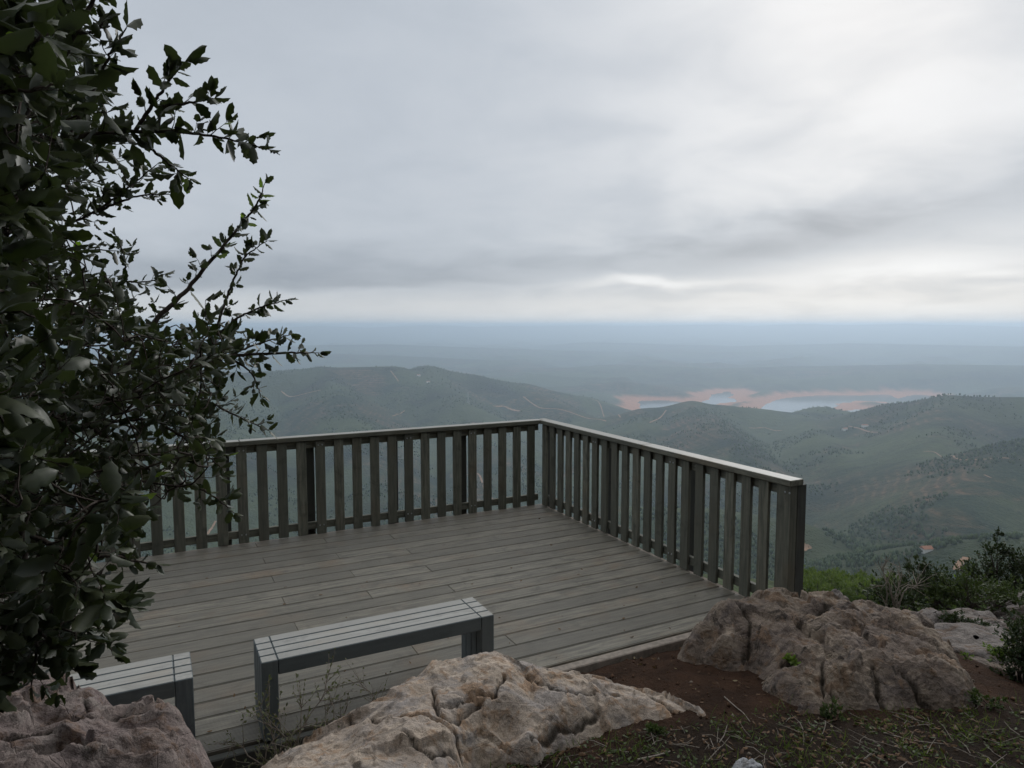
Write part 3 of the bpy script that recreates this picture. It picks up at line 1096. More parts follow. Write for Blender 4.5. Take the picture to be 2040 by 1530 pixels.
def rock(name, mat, crest, inner, base, cracks, label, res=0.012, back=0.16, drop=0.30, seed=1, strata=(0.9, 0.35), rough=1.0, extra=(), steps=0.0, facet=0.9):
    C = [at_y(*p) for p in crest]
    P = list(C) + [at_y(*p) for p in inner]
    for p in C:                                            # the far side falls away behind the crest
        d = p[:2] / np.hypot(p[0], p[1])
        P.append(np.array([p[0] + d[0] * back, p[1] + d[1] * back, p[2] - drop * 0.55]))
        P.append(np.array([p[0] + d[0] * back * 2.2, p[1] + d[1] * back * 2.2, p[2] - drop * 1.6]))
    for q in base:
        g = ground_hit(*q)
        P.append(g + np.array([0, 0, 0.0]))
        d = g[:2] / np.hypot(g[0], g[1])
        P.append(np.array([g[0] - d[0] * 0.12, g[1] - d[1] * 0.12, g[2] - 0.14]))
    P += [np.array(e) for e in extra]
    S = Surf(P)
    A = np.array(P)
    x0, y0 = A[:, :2].min(0) - 0.2
    x1, y1 = A[:, :2].max(0) + 0.2
    nx, ny = int((x1 - x0) / res), int((y1 - y0) / res)
    X, Y = np.meshgrid(np.linspace(x0, x1, nx), np.linspace(y0, y1, ny))
    Z = S(X, Y)
    # layered, broken surface
    a, b = strata
    q = X * math.cos(a) + Y * math.sin(a)
    t = -X * math.sin(a) + Y * math.cos(a)
    wq = q + 0.10 * gnoise(X * 3, Y * 3, seed + 3)
    wt = t + 0.07 * gnoise(X * 4, Y * 4, seed + 4)
    Z = Z + rough * (0.014 * fbm(X * 4.2, Y * 4.2, 3, seed) + 0.012 * ridged(wt * 9, wq * 2.2, 3, seed + 7) + 0.010 * fbm(X * 30, Y * 30, 4, seed + 9, 0.6))
    lay = (wt * 7 + 0.4 * gnoise(wq * 2, wt * 2, seed + 11))
    fr = lay - np.floor(lay)
    Z = Z + rough * b * 0.03 * (fr - sstep(0.86, 1.0, fr))
    gs = np.random.default_rng(seed + 500)
    for dens, tilt, lim, wrp in ((14, 0.30, 0.045, 0.05), (75, 0.40, 0.018, 0.025)):   # broken planes, large and small
        ns = int((x1 - x0) * (y1 - y0) * dens)
        sx, sy = gs.uniform(x0, x1, ns), gs.uniform(y0, y1, ns)
        tx, ty, off = gs.normal(0, tilt, ns), gs.normal(0, tilt, ns), gs.uniform(-0.3, 0.3, ns) * lim
        wx, wy = X + wrp * fbm(X * 7, Y * 7, 3, seed + 61), Y + wrp * fbm(X * 7, Y * 7, 3, seed + 62)
        near = np.zeros(X.size, int)
        for c0 in range(0, X.size, 20000):
            near[c0:c0 + 20000] = np.argmin((wx.ravel()[c0:c0 + 20000, None] - sx) ** 2 + (wy.ravel()[c0:c0 + 20000, None] - sy) ** 2, axis=1)
        near = near.reshape(X.shape)
        Z = Z + facet * np.clip(tx[near] * (wx - sx[near]) + ty[near] * (wy - sy[near]) + off[near], -lim, lim)
    pits = np.maximum(0, gnoise(X * 14, Y * 14, seed + 30) - 0.35)
    Z = Z - rough * 0.035 * pits
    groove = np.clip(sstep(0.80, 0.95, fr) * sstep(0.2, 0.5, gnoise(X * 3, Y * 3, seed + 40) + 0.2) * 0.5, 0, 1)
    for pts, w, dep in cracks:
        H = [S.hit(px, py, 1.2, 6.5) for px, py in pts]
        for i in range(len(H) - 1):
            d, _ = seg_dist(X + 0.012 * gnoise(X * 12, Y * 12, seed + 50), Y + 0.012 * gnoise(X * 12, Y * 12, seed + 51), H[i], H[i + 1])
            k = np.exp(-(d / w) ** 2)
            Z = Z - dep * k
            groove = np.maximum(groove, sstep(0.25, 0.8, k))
    if steps:
        Z = np.where(Z > -0.5, Z + steps * np.sin(Z * 60 + 3 * gnoise(X * 3, Y * 3, seed + 60)) * 0.5, Z)
    keep = Z > near_ground(X, Y) - 0.22
    idx = np.arange(nx * ny).reshape(ny, nx)
    Fc = np.stack([idx[:-1, :-1], idx[:-1, 1:], idx[1:, 1:], idx[1:, :-1]], -1)
    ok = keep[:-1, :-1] & keep[:-1, 1:] & keep[1:, 1:] & keep[1:, :-1]
    Fc = Fc[ok]
    used = np.unique(Fc)
    re = np.full(nx * ny, -1)
    re[used] = np.arange(len(used))
    V = np.stack([X.ravel(), Y.ravel(), Z.ravel()], 1)[used]
    me = np_mesh(name, V, re[Fc], mat, True, {'groove': groove.ravel()[used]})
    o = link(name, me)
    tag(o, label, 'rock')
    return S


S_C = rock('rock', M_ROCKC,
     crest=[(530, 1528, 2.95), (560, 1500, 3.08), (620, 1474, 3.2), (688, 1440, 3.33), (738, 1397, 3.40), (800, 1371, 3.46), (836, 1350, 3.52), (862, 1324, 3.58), (905, 1317, 3.62), (985, 1305, 3.66), (1022, 1320, 3.70), (1062, 1331, 3.76), (1112, 1346, 3.82), (1180, 1353, 3.80), (1250, 1374, 3.76), (1322, 1389, 3.70), (1378, 1412, 3.62)],
     inner=[(870, 1365, 3.36), (950, 1350, 3.42), (1000, 1345, 3.45), (800, 1420, 3.12), (900, 1425, 3.12), (1000, 1400, 3.28), (1080, 1385, 3.42), (900, 1480, 2.92), (1000, 1450, 3.08), (700, 1500, 2.90), (800, 1530, 2.72), (650, 1532, 2.74), (1100, 1430, 3.25), (1150, 1415, 3.36), (1250, 1410, 3.48), (1060, 1455, 3.12), (600, 1560, 2.62), (720, 1580, 2.55), (850, 1560, 2.62)],
     base=[(960, 1530), (1010, 1500), (1100, 1490), (1200, 1470), (1265, 1441), (1330, 1431), (1400, 1427)],
     cracks=[([(862, 1368), (870, 1400), (874, 1425), (892, 1440), (910, 1438), (935, 1425), (962, 1408)], 0.0075, 0.05),
             ([(875, 1412), (905, 1404), (940, 1396)], 0.006, 0.02),
             ([(950, 1398), (985, 1390), (1000, 1365), (1003, 1350)], 0.008, 0.035),
             ([(905, 1465), (915, 1495), (922, 1520)], 0.007, 0.035),
             ([(690, 1438), (760, 1440), (830, 1432), (880, 1440)], 0.009, 0.02),
             ([(1060, 1490), (1110, 1470), (1160, 1440), (1185, 1425)], 0.014, 0.02),
             ([(800, 1470), (860, 1500), (920, 1530)], 0.006, 0.02),
             ([(1045, 1345), (1075, 1370), (1140, 1385), (1230, 1388)], 0.006, 0.015),
             ([(1300, 1392), (1325, 1408), (1345, 1420)], 0.012, 0.025)],
     label='long tan cracked rock in front of the clear bench, lowest in the middle', seed=3, strata=(0.2, 0.6), rough=0.42, facet=0.45, res=0.008,
     extra=[(-1.0, 2.2, 0.1), (-0.5, 2.1, 0.1), (-0.2, 2.3, 0.05)])
S_R = rock('rock', M_ROCKR,
     crest=[(1382, 1268, 4.28), (1392, 1237, 4.36), (1420, 1216, 4.44), (1442, 1199, 4.50), (1470, 1207, 4.55), (1482, 1191, 4.6), (1502, 1176, 4.64), (1540, 1179, 4.66), (1582, 1188, 4.67), (1640, 1195, 4.68), (1690, 1198, 4.70), (1750, 1215, 4.68), (1800, 1226, 4.64), (1832, 1246, 4.56), (1870, 1281, 4.42), (1902, 1320, 4.24), (1932, 1360, 4.02), (1955, 1392, 3.82)],
     inner=[(1600, 1300, 3.98), (1700, 1280, 4.1), (1600, 1250, 4.28), (1800, 1320, 3.93), (1500, 1260, 4.22), (1450, 1270, 4.16), (1560, 1350, 3.78), (1700, 1360, 3.72), (1850, 1370, 3.68), (1605, 1222, 4.46), (1740, 1250, 4.32), (1500, 1220, 4.42), (1420, 1260, 4.2), (1900, 1375, 3.7)],
     base=[(1380, 1292), (1412, 1320), (1480, 1334), (1520, 1370), (1570, 1402), (1640, 1422), (1700, 1414), (1760, 1418), (1850, 1414), (1940, 1402)],
     cracks=[([(1560, 1215), (1600, 1232), (1640, 1228), (1652, 1212)], 0.03, 0.05),
             ([(1472, 1212), (1490, 1228), (1494, 1290), (1478, 1332)], 0.014, 0.03),
             ([(1560, 1325), (1580, 1320), (1600, 1316)], 0.025, 0.05),
             ([(1640, 1320), (1636, 1345), (1645, 1385), (1660, 1410)], 0.012, 0.04),
             ([(1738, 1330), (1748, 1370), (1760, 1412)], 0.012, 0.04),
             ([(1800, 1350), (1830, 1385), (1850, 1412)], 0.014, 0.03),
             ([(1660, 1228), (1720, 1222), (1770, 1240)], 0.008, 0.02),
             ([(1570, 1270), (1640, 1262), (1690, 1264)], 0.006, 0.015)],
     label='large dark brown rock at the end of the right railing', seed=12, strata=(-0.9, 0.9), rough=0.8, facet=0.7, res=0.010)
S_L = rock('rock', M_ROCKL,
     crest=[(-120, 1395, 2.52), (0, 1372, 2.58), (60, 1368, 2.6), (104, 1384, 2.62), (150, 1394, 2.64), (205, 1385, 2.66), (226, 1405, 2.66), (236, 1432, 2.64), (260, 1447, 2.60), (330, 1443, 2.58), (372, 1462, 2.54), (398, 1490, 2.48), (410, 1528, 2.38)],
     inner=[(100, 1440, 2.36), (200, 1430, 2.46), (230, 1470, 2.38), (300, 1480, 2.36), (360, 1500, 2.32), (250, 1500, 2.24), (100, 1500, 2.14), (50, 1450, 2.3), (0, 1420, 2.4), (100, 1535, 2.04), (250, 1540, 2.1), (350, 1545, 2.18), (0, 1560, 1.95), (-100, 1480, 2.2), (395, 1570, 2.24)],
     base=[],
     cracks=[([(0, 1485), (60, 1470), (120, 1458), (200, 1450), (240, 1448)], 0.014, 0.035),
             ([(172, 1388), (170, 1420), (160, 1445)], 0.006, 0.02),
             ([(40, 1415), (80, 1400), (108, 1388)], 0.008, 0.03),
             ([(0, 1490), (90, 1478), (170, 1462), (260, 1462), (370, 1466)], 0.007, 0.02)],
     label='purple grey layered rock at the left, in front of the half hidden bench', seed=25, strata=(0.45, 2.0), rough=0.7, facet=0.7, res=0.009, back=0.13, drop=0.4,
     extra=[(-1.6, 1.2, -0.1), (-1.0, 1.35, -0.1), (-0.6, 1.7, -0.2), (-0.62, 2.1, -0.1), (-0.78, 2.34, -0.05), (-0.85, 2.55, -0.05), (-2.2, 1.6, -0.1), (-1.3, 1.55, 0.45), (-1.0, 1.75, 0.4)])


def boulder(name, mat, px, py, y, size, label, seed, rz=0.0, flat=None, sink=0.25, cat='rock'):
    c = at_y(px, py, y)
    n, m = 48, 30
    th, ph = np.meshgrid(np.linspace(0, 2 * math.pi, n, endpoint=False), np.linspace(0.02, math.pi - 0.02, m))
    d = np.stack([np.sin(ph) * np.cos(th), np.sin(ph) * np.sin(th), np.cos(ph)], -1)
    d = np.sign(d) * np.abs(d) ** 0.8
    k = 1 + 0.22 * fbm(d[..., 0] * 1.3 + seed, d[..., 1] * 1.3 + d[..., 2] * 1.7, 4, seed) + 0.06 * ridged(d[..., 0] * 3, d[..., 1] * 5 + d[..., 2] * 6, 3, seed + 2)
    V = d * k[..., None] * np.array(size)
    V[..., 2] = V[..., 2] + 0.12 * size[2] * gnoise(V[..., 0] * 6, V[..., 1] * 6, seed + 5)
    idx = np.arange(m * n).reshape(m, n)
    Fc = np.stack([idx[:-1], np.roll(idx, -1, 1)[:-1], np.roll(idx, -1, 1)[1:], idx[1:]], -1).reshape(-1, 4)
    V = V.reshape(-1, 3)
    me = np_mesh(name, V, Fc[:, ::-1], mat, True, {'groove': np.zeros(len(V))})
    o = link(name, me)
    o.location = (c[0], c[1], c[2] - size[2] * (1 - sink) * 1.0)
    o.rotation_euler = (0, 0, rz)
    return tag(o, label, cat)


boulder('rock', M_ROCKP, 1862, 1224, 5.5, (0.26, 0.22, 0.20), 'pale rounded rock right behind the brown rock, left of the low bush', 4, 0.3, sink=0)
boulder('rock', M_ROCKP, 1950, 1226, 6.0, (0.30, 0.2, 0.16), 'small pale rock behind the low bush, seen beside its right side', 5, 0.1, sink=0)
boulder('rock', M_ROCKP, 2010, 1242, 5.6, (0.16, 0.15, 0.14), 'small pale rock under the flowering bush near the right edge', 6, 0.6, sink=0)
boulder('rock', M_ROCKP, 1945, 1265, 4.9, (0.52, 0.36, 0.16), 'flat pale slab just below the low bush', 7, 0.2, sink=0)
boulder('rock', M_ROCKR, 1975, 1335, 4.45, (0.50, 0.34, 0.12), 'low brown slab right of the brown rock, beside the lime green weed', 8, -0.2, sink=0)
boulder('rock', M_ROCKR, 2000, 1385, 4.05, (0.42, 0.26, 0.10), 'lowest reddish slab at the right edge of the picture', 9, 0.1, sink=0)
boulder('rock', M_ROCKP, 2035, 1192, 7.2, (0.30, 0.25, 0.22), 'pale rock at the right edge among the bushes, farthest back', 10, 0.1, sink=0)
boulder('rock', M_ROCKP, 1668, 1181, 4.78, (0.075, 0.07, 0.10), 'small pale pointed rock perched on the back of the brown rock', 11, 0.5, sink=0)
boulder('stone', M_STONE, 1490, 1516, 2.86, (0.055, 0.05, 0.05), 'small blue grey stone in the grass at the bottom edge', 13, 0.2, sink=0, cat='stone')

# ------------------------------------------------------------------ leaves
def leaf_template(kind, seed):
    """rows of (along, across, up) and quads; an oak leaf with toothed, rolled-under margins"""
    g = random.Random(seed)
    if kind == 'oak':
        ts = [0, 0.07, 0.18, 0.31, 0.44, 0.57, 0.70, 0.83, 0.93, 1.0]
        ws = [0.010, 0.010, 0.13, 0.225, 0.185, 0.245, 0.17, 0.18, 0.06, 0.0]
        curl, bend = g.uniform(0.5, 1.6), g.uniform(-0.35, 0.35)
        tw = g.uniform(-0.5, 0.5)
    elif kind == 'small':
        ts, ws = [0, 0.3, 0.7, 1.0], [0.02, 0.24, 0.2, 0.0]
        curl, bend, tw = g.uniform(0.2, 0.8), g.uniform(-0.2, 0.2), 0
    else:                                                 # blade
        ts, ws = [0, 0.35, 0.7, 1.0], [0.03, 0.028, 0.02, 0.0]
        curl, bend, tw = 0.3, g.uniform(0.1, 0.5), 0
    V = []
    for i, (t, w) in enumerate(zip(ts, ws)):
        w *= g.uniform(0.88, 1.12)
        zc = bend * (math.sin(math.pi * t) * 0.35 - 0.3 * t * t)
        a = tw * t
        for sd in (-1, 0, 1):
            x = sd * w
            z = zc - curl * w * w * abs(sd) * 1.8 + (0.02 if sd == 0 else 0)
            V.append((t, x * math.cos(a) - (z - zc) * math.sin(a), zc + x * math.sin(a) + (z - zc) * math.cos(a)))
    Fc = []
    for i in range(len(ts) - 1):
        for j in (0, 1):
            p = i * 3 + j
            Fc.append((p, p + 3, p + 4, p + 1))
    return np.array(V), np.array(Fc)


OAK_T = [leaf_template('oak', 100 + k) for k in range(8)]
SMALL_T = [leaf_template('small', 200 + k) for k in range(4)]
BLADE_T = [leaf_template('blade', 300 + k) for k in range(4)]


def frames(D, N):
    D = D / (np.linalg.norm(D, axis=1)[:, None] + 1e-9)
    S = np.cross(N, D)
    S /= np.linalg.norm(S, axis=1)[:, None] + 1e-9
    return D, S, np.cross(D, S)


def leaf_mesh(name, T, P, D, N, size, tone, mat):
    """one mesh holding many leaves"""
    D, S, U = frames(D, N)
    parts, tones, o = [], [], 0
    pick = np.arange(len(P)) % len(T)
    VV_, FF_ = [], []
    for k, (tv, tf) in enumerate(T):
        m = pick == k
        if not m.any():
            continue
        sz = size[m][:, None, None]
        v = P[m][:, None, :] + sz * (tv[None, :, 0:1] * D[m][:, None, :] + tv[None, :, 1:2] * S[m][:, None, :] + tv[None, :, 2:3] * U[m][:, None, :])
        n = m.sum()
        f = tf[None] + (np.arange(n) * len(tv))[:, None, None] + o
        VV_.append(v.reshape(-1, 3))
        FF_.append(f.reshape(-1, 4))
        tones.append(np.repeat(tone[m], len(tv)))
        o += n * len(tv)
    return np_mesh(name, np.concatenate(VV_), np.concatenate(FF_), mat, True, {'tone': np.concatenate(tones)})


# ------------------------------------------------------------------ the oak at the left
def P2(lst):
    return [at_y(*p) for p in lst]


OAK = [  # pixel x, pixel y, distance ahead; start radius
    ([(-420, 950, 1.8), (-200, 880, 1.9), (0, 832, 2.0), (120, 802, 2.05), (240, 790, 2.1), (340, 765, 2.15), (400, 745, 2.2), (440, 714, 2.2), (500, 706, 2.25), (580, 703, 2.3), (636, 703, 2.3)], 0.016),
    ([(440, 714, 2.2), (500, 690, 2.25), (578, 667, 2.3)], 0.0035),
    ([(240, 750, 2.1), (300, 650, 2.15), (360, 590, 2.2), (420, 520, 2.25), (470, 460, 2.3), (510, 410, 2.3), (527, 366, 2.3)], 0.008),
    ([(425, 690, 2.2), (442, 620, 2.22), (465, 560, 2.25), (490, 510, 2.25), (532, 480, 2.25)], 0.004),
    ([(430, 668, 2.2), (470, 636, 2.2), (520, 612, 2.2), (572, 597, 2.2)], 0.0035),
    ([(-420, 330, 1.5), (-200, 305, 1.58), (0, 286, 1.65), (150, 273, 1.7), (260, 262, 1.75), (380, 265, 1.8), (460, 278, 1.85), (536, 298, 1.85)], 0.008),
    ([(270, 260, 1.75), (310, 200, 1.75), (345, 150, 1.75), (372, 122, 1.75)], 0.004),
    ([(325, 212, 1.75), (380, 205, 1.75), (425, 196, 1.75)], 0.003),
    ([(282, 282, 1.78), (330, 320, 1.8), (376, 356, 1.8)], 0.003),
    ([(-350, 500, 1.5), (-50, 330, 1.4), (40, 240, 1.42), (100, 150, 1.45), (150, 70, 1.45), (190, -10, 1.45), (230, -90, 1.45), (250, -160, 1.45)], 0.009),
    ([(140, 262, 1.5), (190, 170, 1.5), (220, 110, 1.5), (252, 55, 1.5)], 0.0035),
    ([(148, 66, 1.45), (190, 62, 1.45), (206, 42, 1.45)], 0.0025),
    ([(-350, 640, 1.9), (-50, 560, 2.0), (60, 500, 2.05), (110, 462, 2.1), (200, 415, 2.1), (260, 370, 2.1), (312, 328, 2.1)], 0.007),
    ([(185, 425, 2.1), (270, 392, 2.12), (342, 387, 2.15)], 0.003),
    ([(-300, 660, 2.2), (-50, 600, 2.3), (80, 530, 2.3), (170, 500, 2.35), (236, 500, 2.35)], 0.007),
    ([(-300, 620, 2.2), (0, 580, 2.3), (120, 562, 2.3), (240, 562, 2.35), (300, 560, 2.35), (328, 546, 2.35)], 0.005),
    ([(245, 562, 2.35), (250, 520, 2.35), (232, 470, 2.35)], 0.0025),
    ([(340, 765, 2.15), (410, 798, 2.2), (470, 828, 2.25), (536, 858, 2.3)], 0.004),
    ([(450, 708, 2.2), (500, 742, 2.25), (520, 792, 2.25)], 0.003),
    ([(-350, 930, 1.8), (-100, 900, 1.95), (60, 870, 2.0), (160, 850, 2.0), (280, 836, 2.05), (350, 850, 2.1), (432, 870, 2.15)], 0.010),
    ([(180, 848, 2.0), (280, 925, 2.0), (360, 958, 2.0), (420, 985, 2.0), (466, 1022, 2.0)], 0.005),
    ([(330, 850, 2.08), (400, 895, 2.1), (442, 934, 2.1)], 0.003),
    ([(-350, 1010, 1.4), (-100, 1022, 1.42), (0, 1046, 1.45), (80, 1075, 1.48), (140, 1110, 1.5), (165, 1180, 1.5), (196, 1250, 1.5), (226, 1302, 1.5)], 0.008),
    ([(150, 1118, 1.5), (220, 1108, 1.52), (270, 1118, 1.55), (312, 1124, 1.55)], 0.003),
    ([(50, 1062, 1.4), (56, 1180, 1.36), (72, 1280, 1.34), (62, 1368, 1.34)], 0.0045),
    ([(-250, 1120, 1.25), (-50, 1180, 1.3), (60, 1240, 1.32), (110, 1300, 1.34), (152, 1338, 1.35)], 0.005),
    ([(175, 1200, 1.5), (220, 1200, 1.5), (262, 1175, 1.5)], 0.0025),
    ([(-350, 1150, 1.6), (-80, 1130, 1.6), (60, 1000, 1.65), (180, 990, 1.7), (250, 1030, 1.7), (268, 1092, 1.7)], 0.006),
    ([(-300, 160, 1.15), (-60, 120, 1.1), (40, 95, 1.1), (110, 62, 1.12)], 0.006),
    ([(-300, 250, 1.05), (-60, 190, 1.05), (40, 180, 1.05), (120, 168, 1.08)], 0.005),
    ([(-300, 760, 1.2), (-80, 660, 1.15), (20, 620, 1.15), (90, 640, 1.18)], 0.005),
]
MASK = np.array([(-90, -80), (150, -60), (168, 40), (150, 90), (120, 150), (190, 200), (240, 262), (245, 340), (190, 400), (120, 440), (180, 490), (215, 560), (320, 610), (420, 650), (460, 700), (470, 770), (420, 830), (410, 900), (380, 955), (300, 985), (250, 1030), (215, 1090), (240, 1180), (205, 1280), (120, 1320), (60, 1360), (-90, 1400)], float)


def build_oak():
    g = np.random.default_rng(41)
    base_xy = (-2.75, 1.35)
    zb = float(near_ground(np.array([base_xy[0]]), np.array([base_xy[1]]))[0])
    tree = empty('oak_tree', (0, 0, 0))
    tag(tree, 'dark spiny leaved oak reaching in from the left edge over the deck', 'tree')
    tp = smooth_path([(base_xy[0], base_xy[1], zb - 0.15), (-2.68, 1.38, 0.9), (-2.5, 1.45, 1.6), (-2.42, 1.5, 2.4), (-2.3, 1.4, 3.2), (-2.1, 1.1, 4.2), (-1.9, 0.7, 5.2)], 28)
    V, Fc = tube_arrays(tp, np.interp(np.linspace(0, 1, 28), [0, .1, .5, 1], [0.19, 0.14, 0.10, 0.02]), 12)
    link('trunk', np_mesh('trunk', V, Fc, M_BARK, True), tree)
    LP, LD, LN, LS, LT = [], [], [], [], []
    twigs = []
    nodes = []

    def leaf(p, d, size, new=False):
        n = np.array([0, 0, 1.0]) + g.normal(0, 0.65, 3)
        LP.append(p)
        LD.append(d)
        LN.append(n)
        LS.append(size)
        LT.append(g.uniform(0.975, 1) if new else g.uniform(0, 0.94))

    def leafy(path, start, spacing, size, spread=0.9, newp=0.004):
        seg = np.linalg.norm(np.diff(path, axis=0), axis=1)
        cum = np.concatenate([[0], np.cumsum(seg)])
        s = cum[-1] * start + g.uniform(0, spacing)
        k = g.uniform(0, 6)
        while s < cum[-1]:
            i = min(np.searchsorted(cum, s) - 1, len(path) - 2)
            t = path[i + 1] - path[i]
            t = t / (np.linalg.norm(t) + 1e-9)
            a = np.cross(t, (0.3, 0.2, 0.9))
            a /= np.linalg.norm(a) + 1e-9
            b = np.cross(t, a)
            k += 2.4
            out = math.cos(k) * a + math.sin(k) * b
            d = t * g.uniform(0.3, 0.8) + out * spread + g.normal(0, 0.15, 3)
            leaf(path[i] + t * (s - cum[i]), d, size * g.uniform(0.6, 1.25), g.random() < newp)
            s += spacing * g.uniform(0.6, 1.5)
        t = path[-1] - path[-2]
        t /= np.linalg.norm(t) + 1e-9
        for _ in range(2):
            leaf(path[-1], t + g.normal(0, 0.4, 3), size * g.uniform(0.6, 1.0), g.random() < newp)

    def twig(p0, d, length, size, r=0.0016, newp=0.004):
        d = d / (np.linalg.norm(d) + 1e-9)
        n = 5
        pts = [p0]
        for i in range(n):
            d = d + g.normal(0, 0.16, 3) + np.array([0, 0, 0.03])
            d /= np.linalg.norm(d)
            pts.append(pts[-1] + d * length / n)
        pts = np.array(pts)
        twigs.append(tube_arrays(pts, np.linspace(r, 0.0006, n + 1), 4))
        leafy(pts, 0.12, 0.017, size, newp=newp)

    for bi, (lst, r0) in enumerate(OAK):
        pts = P2(lst)
        if lst[0][0] < -150:                               # limbs start at the trunk
            k = np.argmin(np.abs(tp[:, 2] - (pts[0][2] - 0.25)))
            pts = [tp[k], (tp[k] * 0.5 + pts[0] * 0.5) + np.array([0, 0, 0.05])] + pts
        n = 10 + 6 * len(pts)
        path = smooth_path(pts, n)
        path[3:-2] += g.normal(0, 0.0011, path[3:-2].shape)
        rr = r0 * (1 - np.linspace(0, 1, n)) ** 0.8 + 0.0012
        V, Fc = tube_arrays(path, rr, 7)
        link('branch', np_mesh('branch', V, Fc, M_BARK, True), tree)
        px = 1020 + 1400 * path[:, 0] / np.maximum(path[:, 1], 0.1)
        seg = np.linalg.norm(np.diff(path, axis=0), axis=1)
        L = seg.sum()
        dep = path[:, 1].mean()
        size = 0.044 if dep > 1.3 else 0.062
        if bi in (5, 6, 7, 8, 10):
            size = 0.060                                     # a branch of large leaves near the top
        newp = 0.35 if bi == 2 else 0.004
        cum = np.concatenate([[0], np.cumsum(seg)])
        s = 0.05
        while s < L - 0.03:
            i = min(np.searchsorted(cum, s) - 1, n - 2)
            nodes.append(path[i])
            rem = (L - s) / L
            if px[i] > -120:
                t = path[i + 1] - path[i]
                t /= np.linalg.norm(t)
                sd = g.normal(0, 1, 3)
                sd -= t * (sd @ t)
                sd /= np.linalg.norm(sd)
                ln = min(0.17, 0.035 + 0.30 * (L - s) * 0.5) * g.uniform(0.5, 1.1)
                if bi in (2, 3, 4) and px[i] > 330:
                    ln *= 0.45
                twig(path[i], t * 0.7 + sd * 0.9 + np.array([0, 0, 0.15]), ln, size * g.uniform(0.8, 1.1))
            s += g.uniform(0.022, 0.05)
        leafy(path[int(n * 0.5):], 0.0, 0.013, size, newp=newp if bi == 2 else 0.01)
    nodes_a = np.array(nodes)
    # the dense inner crown
    cnt = 0
    while cnt < 980:
        px, py = g.uniform(-90, 480), g.uniform(-80, 1400)
        if poly_sd(np.array([px]), np.array([py]), MASK)[0] > 0:
            continue
        p_keep = np.interp(px, [-90, 60, 160, 260, 480], [1, 1, 0.9, 0.8, 0.75])
        if py > 960:
            p_keep *= 0.5
        # gaps where the sky shows
        if py < 620 and px > 40 and gnoise(np.array([px / 48.0]), np.array([py / 48.0]), 92)[0] > 0.12:
            continue
        if px > 60 and gnoise(np.array([px / 75.0]), np.array([py / 75.0]), 91)[0] > 0.22:
            continue
        if g.random() > p_keep:
            continue
        if py > 980:
            y = g.uniform(1.25, 1.75)
        elif px < 110 and g.random() < 0.22:
            y = g.uniform(0.98, 1.4)
        else:
            y = g.uniform(1.5, 2.6)
        p = at_y(px, py, y)
        d = np.array([0.5, 0.1, 0.25]) + g.normal(0, 0.6, 3)
        if py > 980:
            d = np.array([0.3, 0.0, -0.5]) + g.normal(0, 0.5, 3)
        d /= np.linalg.norm(d)
        ln = g.uniform(0.09, 0.2) * (y / 2.0)
        p0 = p - d * ln * 0.5
        q = nodes_a[np.argmin(((nodes_a - p0) ** 2).sum(1))]
        nodes_a = np.vstack([nodes_a, p0])
        mid = (q + p0) / 2 + g.normal(0, 0.02, 3)
        con = smooth_path([q, mid, p0], 6)
        twigs.append(tube_arrays(con, np.linspace(0.0026, 0.0015, 6), 4))
        twig(p0, d, ln, 0.045 if y > 1.4 else 0.062)
        cnt += 1
    # the crown goes on to the left, above and behind the photographer
    m = 420
    for _ in range(m):
        a, e = g.uniform(0, 2 * math.pi), g.uniform(-0.2, 1.0)
        rr_ = g.uniform(0.3, 1.0) ** 0.5
        p = np.array([-2.6 + 1.5 * rr_ * math.cos(a), 0.1 + 1.5 * rr_ * math.sin(a), 3.5 + 1.5 * e])
        if p[1] > 0.05 and abs(p[0] / p[1]) < 0.80:
            continue
        d = g.normal(0, 1, 3) + np.array([0, 0, 0.3])
        k = tp[np.argmin(((tp - p) ** 2).sum(1))]
        con = smooth_path([k, (k + p) / 2 + g.normal(0, 0.08, 3), p], 6)
        twigs.append(tube_arrays(con, np.linspace(0.010, 0.003, 6), 4))
        twig(p, d, g.uniform(0.2, 0.4), 0.05, 0.003)
    V, Fc = join_arrays(twigs)
    tw = link('twig', np_mesh('twig', V, Fc, M_BARK, True), tree)
    tag(tw, kind='stuff')
    P, D, N, S, T = map(np.array, (LP, LD, LN, LS, LT))
    # leaves that show largest become single parts
    app = S / np.maximum(P[:, 1], 0.3)
    pxx = 1020 + 1400 * P[:, 0] / np.maximum(P[:, 1], 0.05)
    zc = (P[:, 2] - CAMZ) * math.cos(PITCH) + P[:, 1] * math.sin(PITCH)
    yc = P[:, 1] * math.cos(PITCH) - (P[:, 2] - CAMZ) * math.sin(PITCH)
    pyy = 765 - 1400 * zc / np.maximum(yc, 0.05)
    vis = (P[:, 1] > 0.3) & (pxx > 0) & (pyy > 0) & (pyy < 1530)
    app = np.where(vis, app, 0)
    big = np.argsort(-app)[:300]
    rest = np.ones(len(P), bool)
    rest[big] = False
    fo = link('foliage', leaf_mesh('foliage', OAK_T, P[rest], D[rest], N[rest], S[rest], T[rest], M_OAK), tree)
    tag(fo, kind='stuff')
    protos = {}
    Dn, Sn, Un = frames(D, N)
    from mathutils import Matrix
